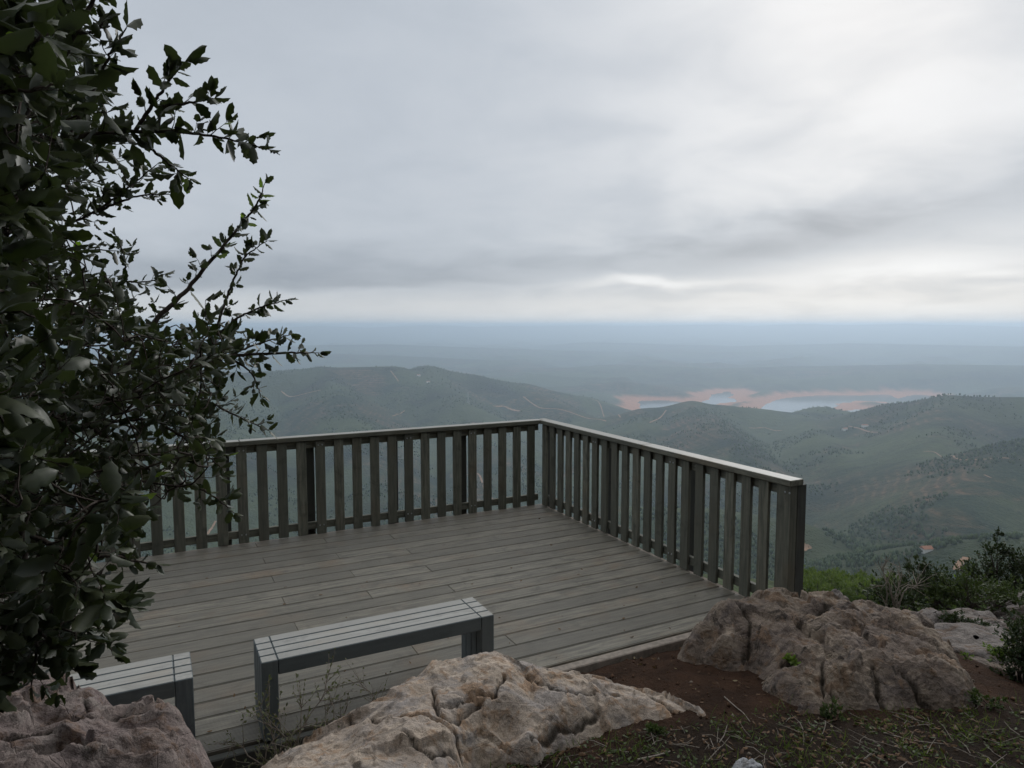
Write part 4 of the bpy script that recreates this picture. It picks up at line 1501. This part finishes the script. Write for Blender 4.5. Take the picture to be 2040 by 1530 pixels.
    for i in big:
        k, tb = i % 8, min(int(T[i] * 6), 5)
        if (k, tb) not in protos:
            tv, tf = OAK_T[k]
            protos[k, tb] = np_mesh('leaf', tv, tf, M_OAK, True, {'tone': np.full(len(tv), (tb + 0.5) / 6 if tb < 5 else 0.88)})
        o = link('leaf', protos[k, tb], tree)
        s_ = S[i]
        o.matrix_local = Matrix(((Dn[i][0] * s_, Sn[i][0] * s_, Un[i][0] * s_, P[i][0]), (Dn[i][1] * s_, Sn[i][1] * s_, Un[i][1] * s_, P[i][1]), (Dn[i][2] * s_, Sn[i][2] * s_, Un[i][2] * s_, P[i][2]), (0, 0, 0, 1)))


build_oak()


def build_grove():
    """an unseen wood added behind the photographer to shade the near faces"""
    g = np.random.default_rng(77)
    P, D, tb = [], [], []
    for i in range(40):
        t_ = ((i * 7) % 40) / 39 * 2 - 1
        x, y = 9 * t_ + g.uniform(-0.5, 0.5), g.uniform(-6.5, -2.2)
        z = float(near_ground(np.array([x]), np.array([y]))[0])
        h = g.uniform(5.5, 8.5)
        tb.append(tube_arrays([(x, y, z - 0.3), (x + 0.1, y, z + h * 0.5), (x, y + 0.1, z + h)], [0.16, 0.12, 0.05], 8))
        for _ in range(24):
            c = np.array([x, y, z + h * 0.58]) + g.normal(0, 1, 3) * np.array([0.75, 0.75, h * 0.22])
            d = g.normal(0, 1, (60, 3))
            d /= np.linalg.norm(d, axis=1)[:, None]
            P.append(c + d * g.uniform(0.2, 0.6, (60, 1)))
            D.append(d + g.normal(0, 0.5, (60, 3)))
    P, D = np.concatenate(P), np.concatenate(D)
    k = (P[:, 1] < -1.2) | (np.abs(P[:, 0]) > 0.95 * np.maximum(P[:, 1], 0) + 3.0)
    P, D = P[k], D[k]
    V, Fc = join_arrays(tb)
    o = empty('shade_grove', (0, 0, 0))  # out of view, put in to block skylight from behind
    tag(o, 'dense dark oak wood added out of view behind the photographer for shade', 'woods', kind='stuff')
    tag(link('foliage', leaf_mesh('foliage', SMALL_T, P, D, g.normal(0, 1, P.shape), g.uniform(0.3, 0.6, len(P)), g.uniform(0, 0.94, len(P)), M_OAK), o), kind='stuff')
    tag(link('trunk', np_mesh('trunk', V, Fc, M_BARK, True), o), kind='stuff')


build_grove()


# ------------------------------------------------------------------ shrubs on the right
def shrub(name, base, lumps, mat, label, n_leaf, size, seed, stem_mat=None, cat='bush', flower=0, group=None):
    """lumps: (x, y, z, rx, ry, rz) relative to the base"""
    g = np.random.default_rng(seed)
    o = empty(name, tuple(base))
    tag(o, label, cat, group)
    stems, P, D = [], [], []
    vol = np.array([l[3] * l[4] * l[5] for l in lumps]) ** 0.67
    for l, k in zip(lumps, (vol / vol.sum() * n_leaf).astype(int)):
        c, r = np.array(l[:3]), np.array(l[3:])
        n_t = max(8, k // 12)
        for _ in range(n_t):
            d = g.normal(0, 1, 3)
            d /= np.linalg.norm(d)
            d[2] = abs(d[2]) if g.random() < 0.6 else d[2]
            rad_ = g.uniform(0.45, 1.0) ** 0.6 * (1 + 0.30 * g.normal())
            p = c + d * r * rad_
            root = np.array([c[0] * 0.3, c[1] * 0.3, 0.0])
            ctr = c - np.array([0, 0, r[2] * 0.5])
            path = smooth_path([root, ctr * 0.6 + p * 0.2, p], 6)
            if g.random() < 0.35:
                stems.append(tube_arrays(path, np.linspace(0.006, 0.0015, 6), 4))
            for _ in range(12):
                q = p - (p - ctr) * g.uniform(0, 0.35) + g.normal(0, 0.25 * size, 3)
                P.append(q)
                D.append((p - ctr) / (np.linalg.norm(p - ctr) + 1e-6) + g.normal(0, 0.7, 3))
    P, D = np.array(P), np.array(D)
    N = g.normal(0, 0.6, P.shape) + np.array([0, 0, 1.0])
    T = np.clip(g.uniform(0, 0.94, len(P)), 0, 0.94)
    if flower:
        T[g.integers(0, len(P), flower)] = 0.99
    link('crown', leaf_mesh('crown', SMALL_T, P, D, N, size * g.uniform(0.6, 1.3, len(P)), T, mat), o)
    V, Fc = join_arrays(stems)
    link('stem', np_mesh('stem', V, Fc, stem_mat or M_BARK, True), o)
    return o


def base_at(px, py, y):
    p = at_y(px, py, y)
    return p


shrub('bush', base_at(1850, 1225, 6.9), [(-0.25, 0, 0.22, 0.30, 0.25, 0.22), (0.1, 0, 0.25, 0.30, 0.3, 0.26), (-0.05, 0.1, 0.40, 0.18, 0.2, 0.16)], M_SHRUBD, 'dark green bush just behind the bare twigs', 3200, 0.035, 1)
shrub('bush', base_at(1930, 1225, 6.6), [(0, 0, 0.22, 0.34, 0.3, 0.22), (0.35, 0, 0.18, 0.25, 0.25, 0.18), (-0.3, 0.1, 0.15, 0.2, 0.2, 0.16)], M_SHRUB, 'wide olive green bush dotted with yellow flowers', 3600, 0.032, 2, flower=10)
shrub('bush', base_at(1985, 1215, 8.2), [(-0.05, 0, 0.35, 0.30, 0.3, 0.33), (-0.05, 0, 0.72, 0.16, 0.16, 0.20), (-0.03, 0, 0.92, 0.06, 0.06, 0.10), (-0.32, 0, 0.45, 0.16, 0.16, 0.2), (-0.42, 0, 0.18, 0.2, 0.2, 0.2), (0.28, 0, 0.5, 0.2, 0.2, 0.22), (0.35, 0, 0.2, 0.3, 0.3, 0.22)], M_SHRUBD, 'tallest dark bush with a pointed top near the right edge', 5200, 0.036, 3)
shrub('bush', base_at(2055, 1200, 8.0), [(0, 0, 0.35, 0.3, 0.3, 0.38), (0.1, 0, 0.75, 0.2, 0.2, 0.2)], M_SHRUBD, 'dark bush cut off by the right edge, behind the pale rock', 2600, 0.036, 4)
shrub('bush', base_at(1912, 1262, 5.3), [(0, 0, 0.07, 0.14, 0.12, 0.09), (0.13, 0, 0.05, 0.12, 0.1, 0.06), (-0.08, 0, 0.12, 0.07, 0.07, 0.06)], M_SHRUBD, 'low leafy bush growing between the pale rocks', 900, 0.026, 5)
shrub('bush', base_at(2040, 1400, 4.25), [(0, 0, 0.18, 0.15, 0.2, 0.2), (0.03, 0, 0.42, 0.16, 0.2, 0.18), (0.12, 0.1, 0.30, 0.2, 0.2, 0.24), (-0.06, 0, 0.30, 0.1, 0.1, 0.1)], M_SHRUBD, 'dark bush in front at the right edge, beside the slabs', 3200, 0.026, 6)
shrub('bush', base_at(1772, 1225, 6.4), [(0, 0, 0.16, 0.2, 0.2, 0.16), (0.2, 0, 0.1, 0.15, 0.2, 0.12)], M_SHRUBD, 'small dark bush at the foot of the bare twigs', 1500, 0.032, 8)
shrub('weed', base_at(1992, 1318, 4.4), [(0, 0, 0.06, 0.07, 0.06, 0.06), (0.05, 0, 0.10, 0.05, 0.05, 0.05)], M_LIME, 'lime green weed between the slabs and the right edge bush', 360, 0.022, 7, cat='plant')
shrub('weed', base_at(1926, 1312, 4.5), [(0, 0, 0.02, 0.03, 0.03, 0.03)], M_LIME, 'tiny yellow green weed at the foot of the brown rock', 60, 0.014, 9, cat='plant')
shrub('weed', ground_hit(1655, 1432) + np.array([0, 0, 0.0]), [(0, 0, 0.04, 0.05, 0.05, 0.05), (-0.04, 0, 0.02, 0.04, 0.04, 0.03)], M_SHRUB, 'green leafy weed at the front foot of the brown rock', 220, 0.022, 10, cat='plant')
shrub('weed', ground_hit(1308, 1468), [(0, 0, 0.025, 0.05, 0.04, 0.04)], M_SHRUB, 'green leafy weed in front of the tan rock', 200, 0.02, 11, cat='plant')
shrub('weed', ground_hit(1945, 1412), [(0, 0, 0.05, 0.07, 0.05, 0.06), (0.1, 0, 0.03, 0.06, 0.05, 0.05)], M_SHRUB, 'green weed at the right foot of the brown rock', 260, 0.022, 12, cat='plant')
hp = S_R.hit(1575, 1318, 3.0, 5.2)
hz = float(S_R(hp[0:1], hp[1:2])[0])
shrub('weed', (hp[0], hp[1], hz - 0.03), [(0, 0, 0.02, 0.04, 0.03, 0.025)], M_LIME, 'little plant growing in a hollow of the brown rock', 40, 0.030, 13, cat='plant')


def twig_bush(name, stems, label, mat_s, leaves, seed, size, r0, cat='shrub'):
    g = np.random.default_rng(seed)
    o = empty(name, tuple(at_y(*stems[0][0])))
    tag(o, label, cat)
    base = np.array(o.location)
    P, D, tubes = [], [], []
    for st in stems:
        path = smooth_path([at_y(*p) for p in st], 9) + g.normal(0, 0.004, (9, 3))
        tubes.append((path, np.linspace(r0, r0 * 0.35, 9)))
        for _ in range(11):
            i = g.integers(1, 8)
            d = path[i] - path[i - 1]
            d = d / np.linalg.norm(d) + g.normal(0, 0.6, 3)
            d /= np.linalg.norm(d)
            ln = g.uniform(0.04, 0.14) * (size / 0.014)
            tp_ = np.array([path[i] + d * ln * t + g.normal(0, 0.004, 3) * t for t in np.linspace(0, 1, 4)])
            tubes.append((tp_, np.linspace(r0 * 0.5, r0 * 0.22, 4)))
            for t in np.linspace(0.2, 1, leaves):
                P.append(path[i] + d * ln * t)
                D.append(d + g.normal(0, 0.8, 3))
    for p, r in tubes[:]:
        pass
    main = [tube_arrays(p - base, r, 5) for p, r in tubes]
    ns = len(stems)
    k = 0
    for j, (v, f) in enumerate(main):
        if len(tubes[j][0]) == 9:
            link('stem', np_mesh('stem', v, f, mat_s, True), o)
    V, Fc = join_arrays([m_ for j, m_ in enumerate(main) if len(tubes[j][0]) != 9])
    tag(link('twig', np_mesh('twig', V, Fc, mat_s, True), o), kind='stuff')
    if leaves:
        P, D = np.array(P) - base, np.array(D)
        tag(link('foliage', leaf_mesh('foliage', SMALL_T, P, D, g.normal(0, 1, P.shape) + (0, 0, 1), size * g.uniform(0.6, 1.3, len(P)), g.uniform(0, 0.94, len(P)), M_OLIVE), o), kind='stuff')
    return o


twig_bush('dry_shrub', [[(560, 1545, 3.22), (545, 1480, 3.24), (538, 1420, 3.25), (536, 1345, 3.26)], [(562, 1545, 3.22), (570, 1480, 3.24), (535, 1440, 3.22), (512, 1400, 3.22)],
                        [(565, 1545, 3.22), (600, 1450, 3.26), (640, 1392, 3.28), (657, 1342, 3.3)], [(570, 1545, 3.22), (620, 1480, 3.25), (665, 1440, 3.3), (662, 1390, 3.32)],
                        [(566, 1545, 3.22), (590, 1490, 3.2), (598, 1440, 3.2), (597, 1396, 3.2)], [(560, 1545, 3.22), (560, 1500, 3.2), (585, 1460, 3.2), (615, 1440, 3.2)], [(550, 1545, 3.2), (500, 1510, 3.2), (470, 1480, 3.22), (455, 1490, 3.2)], [(555, 1545, 3.2), (525, 1505, 3.2), (560, 1455, 3.2), (545, 1425, 3.2)]],
          'wiry grey shrub with tiny leaves in front of the clear bench', M_TWIG, 7, 31, 0.019, 0.0042)
twig_bush('dry_shrub', [[(690, 1500, 3.42), (680, 1440, 3.44), (690, 1410, 3.45), (694, 1385, 3.46)], [(690, 1500, 3.42), (735, 1420, 3.46), (755, 1395, 3.48), (775, 1370, 3.5)], [(690, 1500, 3.42), (742, 1395, 3.46), (728, 1372, 3.47), (714, 1352, 3.48)], [(690, 1500, 3.42), (660, 1450, 3.42), (650, 1420, 3.42), (668, 1400, 3.42)]],
          'thin pale stalks rising behind the tan rock under the bench', M_TWIG, 3, 32, 0.016, 0.0034)
twig_bush('dead_bush', [[(1790, 1225, 5.9), (1782, 1190, 5.9), (1795, 1150, 5.95), (1790, 1118, 5.95)], [(1790, 1225, 5.9), (1800, 1180, 5.9), (1822, 1168, 5.95), (1835, 1140, 5.95)],
                        [(1785, 1225, 5.9), (1772, 1170, 5.9), (1760, 1140, 5.95), (1765, 1110, 5.95)], [(1788, 1225, 5.9), (1790, 1180, 5.9), (1812, 1165, 5.9), (1810, 1172, 5.9)], [(1768, 1225, 5.9), (1766, 1190, 5.9), (1767, 1160, 5.9), (1757, 1172, 5.9)]],
          'bare pale twigs standing up behind the brown rock', M_TWIG, 0, 33, 0.022, 0.007)


# ------------------------------------------------------------------ ground litter, grass, twigs
def scatter(n, seed, thr):
    g = np.random.default_rng(seed)
    x, y = g.uniform(-0.7, 5.0, n * 6), g.uniform(1.4, 4.9, n * 6)
    z = near_ground(x, y)
    px, py = proj(x, y, z)
    line = litter_line(px)
    w = sstep(-14, 30, py - line) * sstep(-0.25, 0.25, gnoise(x * 3.3, y * 3.3, seed) + thr)
    sp = sstep(0, 1, g.random(len(x)))
    k = sp < w
    x, y, z = x[k][:n], y[k][:n], z[k][:n]
    return np.stack([x, y, z], 1), g


P, g = scatter(9000, 51, -0.02)
D = g.normal(0, 0.7, P.shape)
D[:, 2] = np.abs(D[:, 2]) * 0.7 + 0.35
o = link('grass', leaf_mesh('grass', BLADE_T, P, D, g.normal(0, 1, P.shape) + (0, 0, 0.3), g.uniform(0.025, 0.075, len(P)), g.uniform(0, 0.99, len(P)), M_GRASS))
tag(o, 'short sparse grass growing on the dark earth in front', 'grass', kind='stuff')
P, g = scatter(8500, 52, -0.02)
D = g.normal(0, 1, P.shape)
D[:, 2] = np.abs(D[:, 2]) * 0.4
P[:, 2] += 0.006
o = link('clover', leaf_mesh('clover', SMALL_T, P, D, g.normal(0, 0.5, P.shape) + (0, 0, 1), g.uniform(0.012, 0.030, len(P)), g.uniform(0, 0.94, len(P)), M_SHRUB))
tag(o, 'small green leaves of ground cover on the earth in front', 'plants', kind='stuff')
P, g = scatter(5600, 53, 0.15)
D = g.normal(0, 1, P.shape)
D[:, 2] *= 0.25
P[:, 2] += g.uniform(0.003, 0.015, len(P))
o = link('leaf_litter', leaf_mesh('leaf_litter', OAK_T, P, D, g.normal(0, 0.4, P.shape) + (0, 0, 1), g.uniform(0.012, 0.042, len(P)), g.uniform(0, 0.97, len(P)), M_DRYLEAF))
tag(o, 'brown dead leaves scattered over the earth in front', 'leaf litter', kind='stuff')
# sparse crumbs and leaves on the bare earth by the deck edge
g = np.random.default_rng(54)
x, y = g.uniform(-0.2, 2.2, 260), g.uniform(3.0, 4.6, 260)
u, v = duv(x, y)
k = v > DECK_V + 0.1
P = np.stack([x[k], y[k], near_ground(x[k], y[k]) + 0.006], 1)
D = g.normal(0, 1, P.shape)
D[:, 2] *= 0.2
o = link('leaf_litter', leaf_mesh('leaf_litter', SMALL_T, P, D, g.normal(0, 0.4, P.shape) + (0, 0, 1), g.uniform(0.012, 0.035, len(P)), g.uniform(0, 1, len(P)), M_DRYLEAF))
tag(o, 'a few pale dead leaves on the bare red earth beside the deck', 'leaf litter', kind='stuff')
g = np.random.default_rng(57)
uu, vv = g.uniform(-5.5, -0.1, 90), 3.4 - 3.2 * g.random(90) ** 1.6
P = np.stack([COR[0] + uu * UU[0] + vv * VV[0], COR[1] + uu * UU[1] + vv * VV[1], np.full(90, 0.006)], 1)
D = g.normal(0, 1, P.shape)
D[:, 2] *= 0.15
o = link('leaf_litter', leaf_mesh('leaf_litter', OAK_T, P, D, g.normal(0, 0.3, P.shape) + (0, 0, 1), g.uniform(0.012, 0.035, 90), g.uniform(0, 0.9, 90), M_DRYLEAF))
tag(o, 'a few small dead leaves lying on the deck boards', 'leaf litter', kind='stuff')
P, g = scatter(1500, 55, 0.3)
tb = []
for p in P:
    a = g.uniform(0, 2 * math.pi)
    ln = g.uniform(0.04, 0.16)
    d = np.array([math.cos(a), math.sin(a), g.uniform(-0.05, 0.15)]) * ln
    q = np.array([p, p + d * 0.5 + g.normal(0, 0.006, 3), p + d]) + np.array([0, 0, 0.010])
    tb.append(tube_arrays(q, np.array([0.002, 0.0018, 0.001]) * g.uniform(0.6, 1.4), 4))
V, Fc = join_arrays(tb)
o = link('fallen_twigs', np_mesh('fallen_twigs', V, Fc, M_TWIG, True))
tag(o, 'thin dead twigs lying among the leaf litter in front', 'twigs', kind='stuff')


def build_clods():
    g = np.random.default_rng(58)
    n = 5200
    x, y = g.uniform(-0.5, 4.2, n), g.uniform(1.9, 5.2, n)
    u, v = duv(x, y)
    k = (v > DECK_V + 0.09) & (gnoise(x * 2.5, y * 2.5, 71) + g.uniform(-0.5, 0.5, n) > -0.1)
    x, y = x[k], y[k]
    n = len(x)
    r = 0.003 + 0.011 * g.random(n) ** 3
    O = np.array([(1, 0, 0), (0, 1, 0), (-1, 0, 0), (0, -1, 0), (0, 0, 1), (0, 0, -1)], float)
    V = O[None] * g.uniform(0.6, 1.3, (n, 6, 1)) + g.normal(0, 0.15, (n, 6, 3))
    V = V * (r[:, None] * g.uniform(0.7, 1.3, (n, 3)))[:, None, :] + np.stack([x, y, near_ground(x, y) + r * 0.3], 1)[:, None, :]
    T = np.array([(0, 1, 4), (1, 2, 4), (2, 3, 4), (3, 0, 4), (1, 0, 5), (2, 1, 5), (3, 2, 5), (0, 3, 5)])
    Fc = (T[None] + (np.arange(n) * 6)[:, None, None]).reshape(-1, 3)
    M = Mat('earth_crumbs')
    t = M.attr('tone')
    c = M.mix(M.ramp(t, 0.0, 0.85), (0.035, 0.022, 0.016), (0.105, 0.062, 0.040))
    c = M.mix(M.ramp(t, 0.92, 0.95), c, (0.22, 0.185, 0.15))
    M.done(c, 0.95, None, 0.1)
    o = link('earth_crumbs', np_mesh('earth_crumbs', V.reshape(-1, 3), Fc, M.m, True, {'tone': np.repeat(g.random(n), 6)}))
    tag(o, 'crumbs of earth and small pebbles strewn over the bare soil', 'soil', kind='stuff')


build_clods()


def stick(pts, r, label):
    P = np.array([ground_hit(*p) for p in pts])
    P[:, 2] += r * 1.2
    path = smooth_path(P, 10)
    b = path[0].copy()
    V, Fc = tube_arrays(path - b, np.linspace(r, r * 0.5, 10), 6)
    o = link('stick', np_mesh('stick', V, Fc, M_TWIG, True))
    o.location = tuple(b)
    tag(o, label, 'stick', 'fallen sticks')


stick([(1443, 1391), (1465, 1410), (1480, 1422), (1494, 1440)], 0.004, 'thin stick lying on the bare red earth')
stick([(1270, 1518), (1310, 1508), (1335, 1500)], 0.006, 'thick short stick lying in the grass before the tan rock')
stick([(1000, 1524), (1040, 1512), (1085, 1498)], 0.004, 'thin stick along the foot of the tan rock')
stick([(1760, 1462), (1820, 1478), (1880, 1484)], 0.004, 'long thin stick below the brown rock')


# ------------------------------------------------------------------ pines and woods below
def tree_mesh(seed, h, w):
    g = np.random.default_rng(seed)
    P, D = [], []
    for _ in range(10):
        a = g.uniform(0, 2 * math.pi)
        t = g.uniform(0.25, 0.95)
        rr_ = w * (1 - 0.75 * abs(t - 0.4)) * g.uniform(0.2, 0.75)
        c = np.array([rr_ * math.cos(a), rr_ * math.sin(a), h * t])
        rl = w * g.uniform(0.25, 0.45)
        for _ in range(34):
            d = g.normal(0, 1, 3)
            d /= np.linalg.norm(d)
            P.append(c + d * rl * g.uniform(0.5, 1.1))
            D.append(d + np.array([0, 0, 0.7]))
    P, D = np.array(P), np.array(D)
    crown = leaf_mesh('crown', SMALL_T, P, D, g.normal(0, 1, P.shape), g.uniform(0.25, 0.5, len(P)), g.uniform(0, 0.94, len(P)), M_PINE)
    V, Fc = tube_arrays([(0, 0, -0.3), (0.03, 0, h * 0.4), (0, 0.02, h * 0.9)], [0.10, 0.07, 0.02], 6)
    return crown, np_mesh('trunk', V, Fc, M_BARK, True)


def build_pines():
    g = np.random.default_rng(61)
    protos = [tree_mesh(70 + k, 2.6 + 0.5 * (k % 3), 1.0 + 0.15 * k) for k in range(5)]
    n = 0
    cand = []
    while len(cand) < 2600:
        px, d = g.uniform(1555, 2045), g.uniform(80, 136)
        a = math.atan((px - PCX) / F)
        cand.append((d * math.sin(a), d * math.cos(a)))
    cand = np.array(cand)
    z = terrain(cand[:, 0], cand[:, 1])
    px, py = proj(cand[:, 0], cand[:, 1], z + 1.5)
    ok = (py > 1118) & (py < 1215) & (px > 1560) & (px < 1960)
    C, Z = cand[ok], z[ok]
    print('pine candidates', ok.sum(), py.min(), py.max())
    taken = []
    for c, zz in zip(C, Z):
        if any((c[0] - t[0]) ** 2 + (c[1] - t[1]) ** 2 < 1.2 for t in taken):
            continue
        taken.append(c)
        crown, trunk = protos[n % 5]
        o = empty('young_pine', (c[0], c[1], zz), g.uniform(0, 6))
        s_ = g.uniform(0.6, 1.1)
        o.scale = (s_, s_, s_ * g.uniform(0.8, 1.2))
        tag(o, 'young yellow green pine in the thicket on the slope beyond the right railing', 'tree', 'young pines on the slope')
        link('crown', crown, o)
        link('trunk', trunk, o)
        n += 1
        if n >= 240:
            break
    print('pines', n)


build_pines()


def woodland():
    """woods on the hills: far too many trees to count"""
    g = np.random.default_rng(66)
    n = 90000
    a = g.uniform(-0.70, 0.70, n)
    r = np.exp(g.uniform(math.log(260), math.log(3400), n))
    x, y = r * np.sin(a), r * np.cos(a)
    m = fbm(x / 260, y / 260, 4, 88) + 0.3 * fbm(x / 60, y / 60, 2, 89)
    m = m + 0.35 * gullies(x, y) - 0.12
    k = m > 0.06
    x, y, r = x[k], y[k], r[k]
    z = terrain(x, y)
    k = z > LAKE_Z + 40
    x, y, z, r = x[k], y[k], z[k], r[k]
    n = len(x)
    h = g.uniform(2.5, 6.5, n) * np.interp(r, [250, 900], [0.6, 1.0])
    w = h * g.uniform(0.28, 0.5, n)
    V = np.zeros((n, 12, 3))
    ph = g.uniform(0, 6, n)
    for j in range(5):
        aa = ph + j * 2 * math.pi / 5
        k1, k2 = g.uniform(0.7, 1.2, n), g.uniform(0.4, 0.85, n)
        V[:, j] = np.stack([x + w * k1 * np.cos(aa), y + w * k1 * np.sin(aa), z + h * g.uniform(0.2, 0.4, n)], 1)
        V[:, 5 + j] = np.stack([x + w * k2 * np.cos(aa + .4), y + w * k2 * np.sin(aa + .4), z + h * g.uniform(0.6, 0.8, n)], 1)
    V[:, 10] = np.stack([x, y, z + h], 1)
    V[:, 11] = np.stack([x, y, z - 1.0], 1)
    T = []
    for j in range(5):
        q = (j + 1) % 5
        T += [(j, q, 5 + q), (j, 5 + q, 5 + j), (5 + j, 5 + q, 10), (11, q, j)]
    T = np.array(T)
    Fc = (T[None] + (np.arange(n) * 12)[:, None, None]).reshape(-1, 3)
    M = Mat('distant_wood')
    t = M.attr('tone')
    kx = M.mix(t, (0.040, 0.060, 0.033), (0.070, 0.094, 0.043))
    M.done(kx, 0.95, None, 0.1)
    o = link('woodland', np_mesh('woodland', V.reshape(-1, 3), Fc, M.m, True, {'tone': np.repeat(g.random(n), 12)}))
    tag(o, 'woods of small dark trees covering the hills across the valley', 'woods', kind='stuff')


woodland()


def terrain_hit(px, py, d0=200, d1=4200):
    d = np.exp(np.linspace(math.log(d0), math.log(d1), 900))
    r = ray(px, py)
    hl = math.hypot(r[0], r[1])
    x, y = r[0] / hl * d, r[1] / hl * d
    z = CAMZ + r[2] / hl * d
    t = terrain(x, y)
    k = np.nonzero(z <= t)[0]
    i = k[0] if len(k) else len(d) - 1
    return np.array([x[i], y[i], t[i]])


M_TRACK = Mat('dirt_track')
M_TRACK = M_TRACK.done(M_TRACK.mix(M_TRACK.ramp(M_TRACK.noise(M_TRACK.coord('Position'), 0.08, 4), 0.35, 0.65), (0.30, 0.19, 0.125), (0.20, 0.135, 0.09)), 0.95, None, 0.1)


def track(pts, w, d0=250, d1=4200):
    H = np.array([terrain_hit(px, py, d0, d1)[:2] for px, py in pts])
    H2 = np.array([[*h, 0] for h in H])
    path = smooth_path(H2, 24)
    T = np.gradient(path, axis=0)
    N = np.stack([-T[:, 1], T[:, 0]], 1)
    N /= np.linalg.norm(N, axis=1)[:, None] + 1e-9
    V = []
    ww = 0.65 * w * (1 + 0.6 * gnoise(np.arange(24) * 0.7, np.zeros(24), int(abs(pts[0][0]))))
    for sg in (-1, -0.33, 0.33, 1):
        q = path[:, :2] + N * ww[:, None] * sg * 0.5
        V.append(np.stack([q[:, 0], q[:, 1], terrain(q[:, 0], q[:, 1]) + 1.2], 1))
    V = np.stack(V, 1).reshape(-1, 3)
    Fc = [(i * 4 + j, i * 4 + j + 1, i * 4 + j + 5, i * 4 + j + 4) for i in range(23) for j in range(3)]
    o = link('dirt_track', np_mesh('dirt_track', V, np.array(Fc), M_TRACK, True))
    tag(o, 'bare orange dirt track winding over the hills', 'track', kind='structure')


for pts, w in (([(1581, 1054), (1576, 1069), (1591, 1078), (1603, 1089), (1612, 1092), (1598, 1100)], 9), ([(1906, 1139), (1912, 1126), (1918, 1120), (1926, 1113)], 9),
               ([(1840, 901), (1870, 908), (1910, 916), (1960, 917), (2010, 915)], 6), ([(1492, 853), (1530, 855), (1559, 858)], 7), ([(1294, 843), (1319, 829), (1327, 818)], 7),
               ([(982, 809), (1007, 812), (1035, 821)], 16), ([(1042, 791), (1071, 812), (1120, 818), (1176, 835), (1208, 841)], 8), ([(1180, 796), (1198, 814), (1236, 832)], 8),
               ([(778, 740), (786, 750), (794, 761)], 8), ([(781, 830), (793, 826), (806, 820)], 7), ([(905, 955), (950, 945), (965, 975), (985, 1000)], 6),
               ([(430, 1040), (418, 1058), (410, 1075)], 6), ([(1690, 850), (1720, 858), (1750, 862)], 8), ([(1960, 948), (1975, 954)], 4), ([(560, 780), (590, 790), (640, 778)], 9)):
    track(pts, w)


def house(px, py, label, rz, w=11, l=15, h=4.5):
    p = terrain_hit(px, py, 250, 4000)
    o = empty('house', tuple(p), rz)
    tag(o, label, 'house', 'white houses on the far hills')
    wm = mat_simple('whitewash', (0.72, 0.71, 0.68), 0.9, 0.2)
    rm = mat_simple('clay_tiles', (0.34, 0.17, 0.11), 0.9, 0.2)
    link('wall', box_mesh('wall', -l / 2, l / 2, -w / 2, w / 2, -2, h, wm, 0.05), o)
    V = [(-l / 2 - .5, -w / 2 - .5, h + .01), (l / 2 + .5, -w / 2 - .5, h + .01), (l / 2 + .5, w / 2 + .5, h + .01), (-l / 2 - .5, w / 2 + .5, h + .01), (-l / 2 - .5, 0, h + 2.2), (l / 2 + .5, 0, h + 2.2)]
    me = bpy.data.meshes.new('roof')
    me.from_pydata(V, [], [(0, 1, 5, 4), (2, 3, 4, 5), (0, 4, 3), (1, 2, 5), (3, 2, 1, 0)])
    me.materials.append(rm)
    link('roof', me, o)


house(1684, 857, 'white house on the low saddle below the reservoir, left of its neighbour', 0.3)
house(1723, 851, 'white house on the low saddle below the reservoir, right of its neighbour', -0.2)
house(834, 750, 'small white house just under the left ridge top', 0.2)
house(853, 762, 'white house on the left ridge slope, lower than its neighbour', 0.5)
house(1845, 1100, 'white house in the green valley bottom at the right', 0.1, 6, 8, 3)


def pylon(px, py):
    p = terrain_hit(px, py, 800, 4000)
    o = empty('pylon', tuple(p), 0.4)
    tag(o, 'thin grey power pylon on the slope left of the railing corner', 'pylon')
    H = 46.0
    tb, arms = [], []
    for sx in (-1, 1):
        for sy in (-1, 1):
            V, Fc = tube_arrays([(sx * 4, sy * 4, -1), (sx * 1.1, sy * 1.1, 30), (sx * 0.3, sy * 0.3, H)], [0.3, 0.25, 0.2], 4)
            link('leg', np_mesh('leg', V, Fc, M_STEEL), o)
    for z, l in ((30, 9), (36, 7), (42, 5)):
        V, Fc = tube_arrays([(-l, 0, z), (0, 0, z + 1), (l, 0, z)], [0.2, 0.35, 0.2], 4)
        link('cross_arm', np_mesh('cross_arm', V, Fc, M_STEEL), o)
    for k in range(6):
        z0, z1 = k * 5, (k + 1) * 5
        w0, w1 = 4 - 2.9 * z0 / 30, 4 - 2.9 * z1 / 30
        for sy in (-1, 1):
            tb.append(tube_arrays([(-w0, sy * w0, z0), (w1, sy * w1, z1)], [0.15, 0.15], 4))
            tb.append(tube_arrays([(w0, sy * w0, z0), (-w1, sy * w1, z1)], [0.15, 0.15], 4))
    V, Fc = join_arrays(tb)
    link('bracing', np_mesh('bracing', V, Fc, M_STEEL), o)


pylon(933, 806)
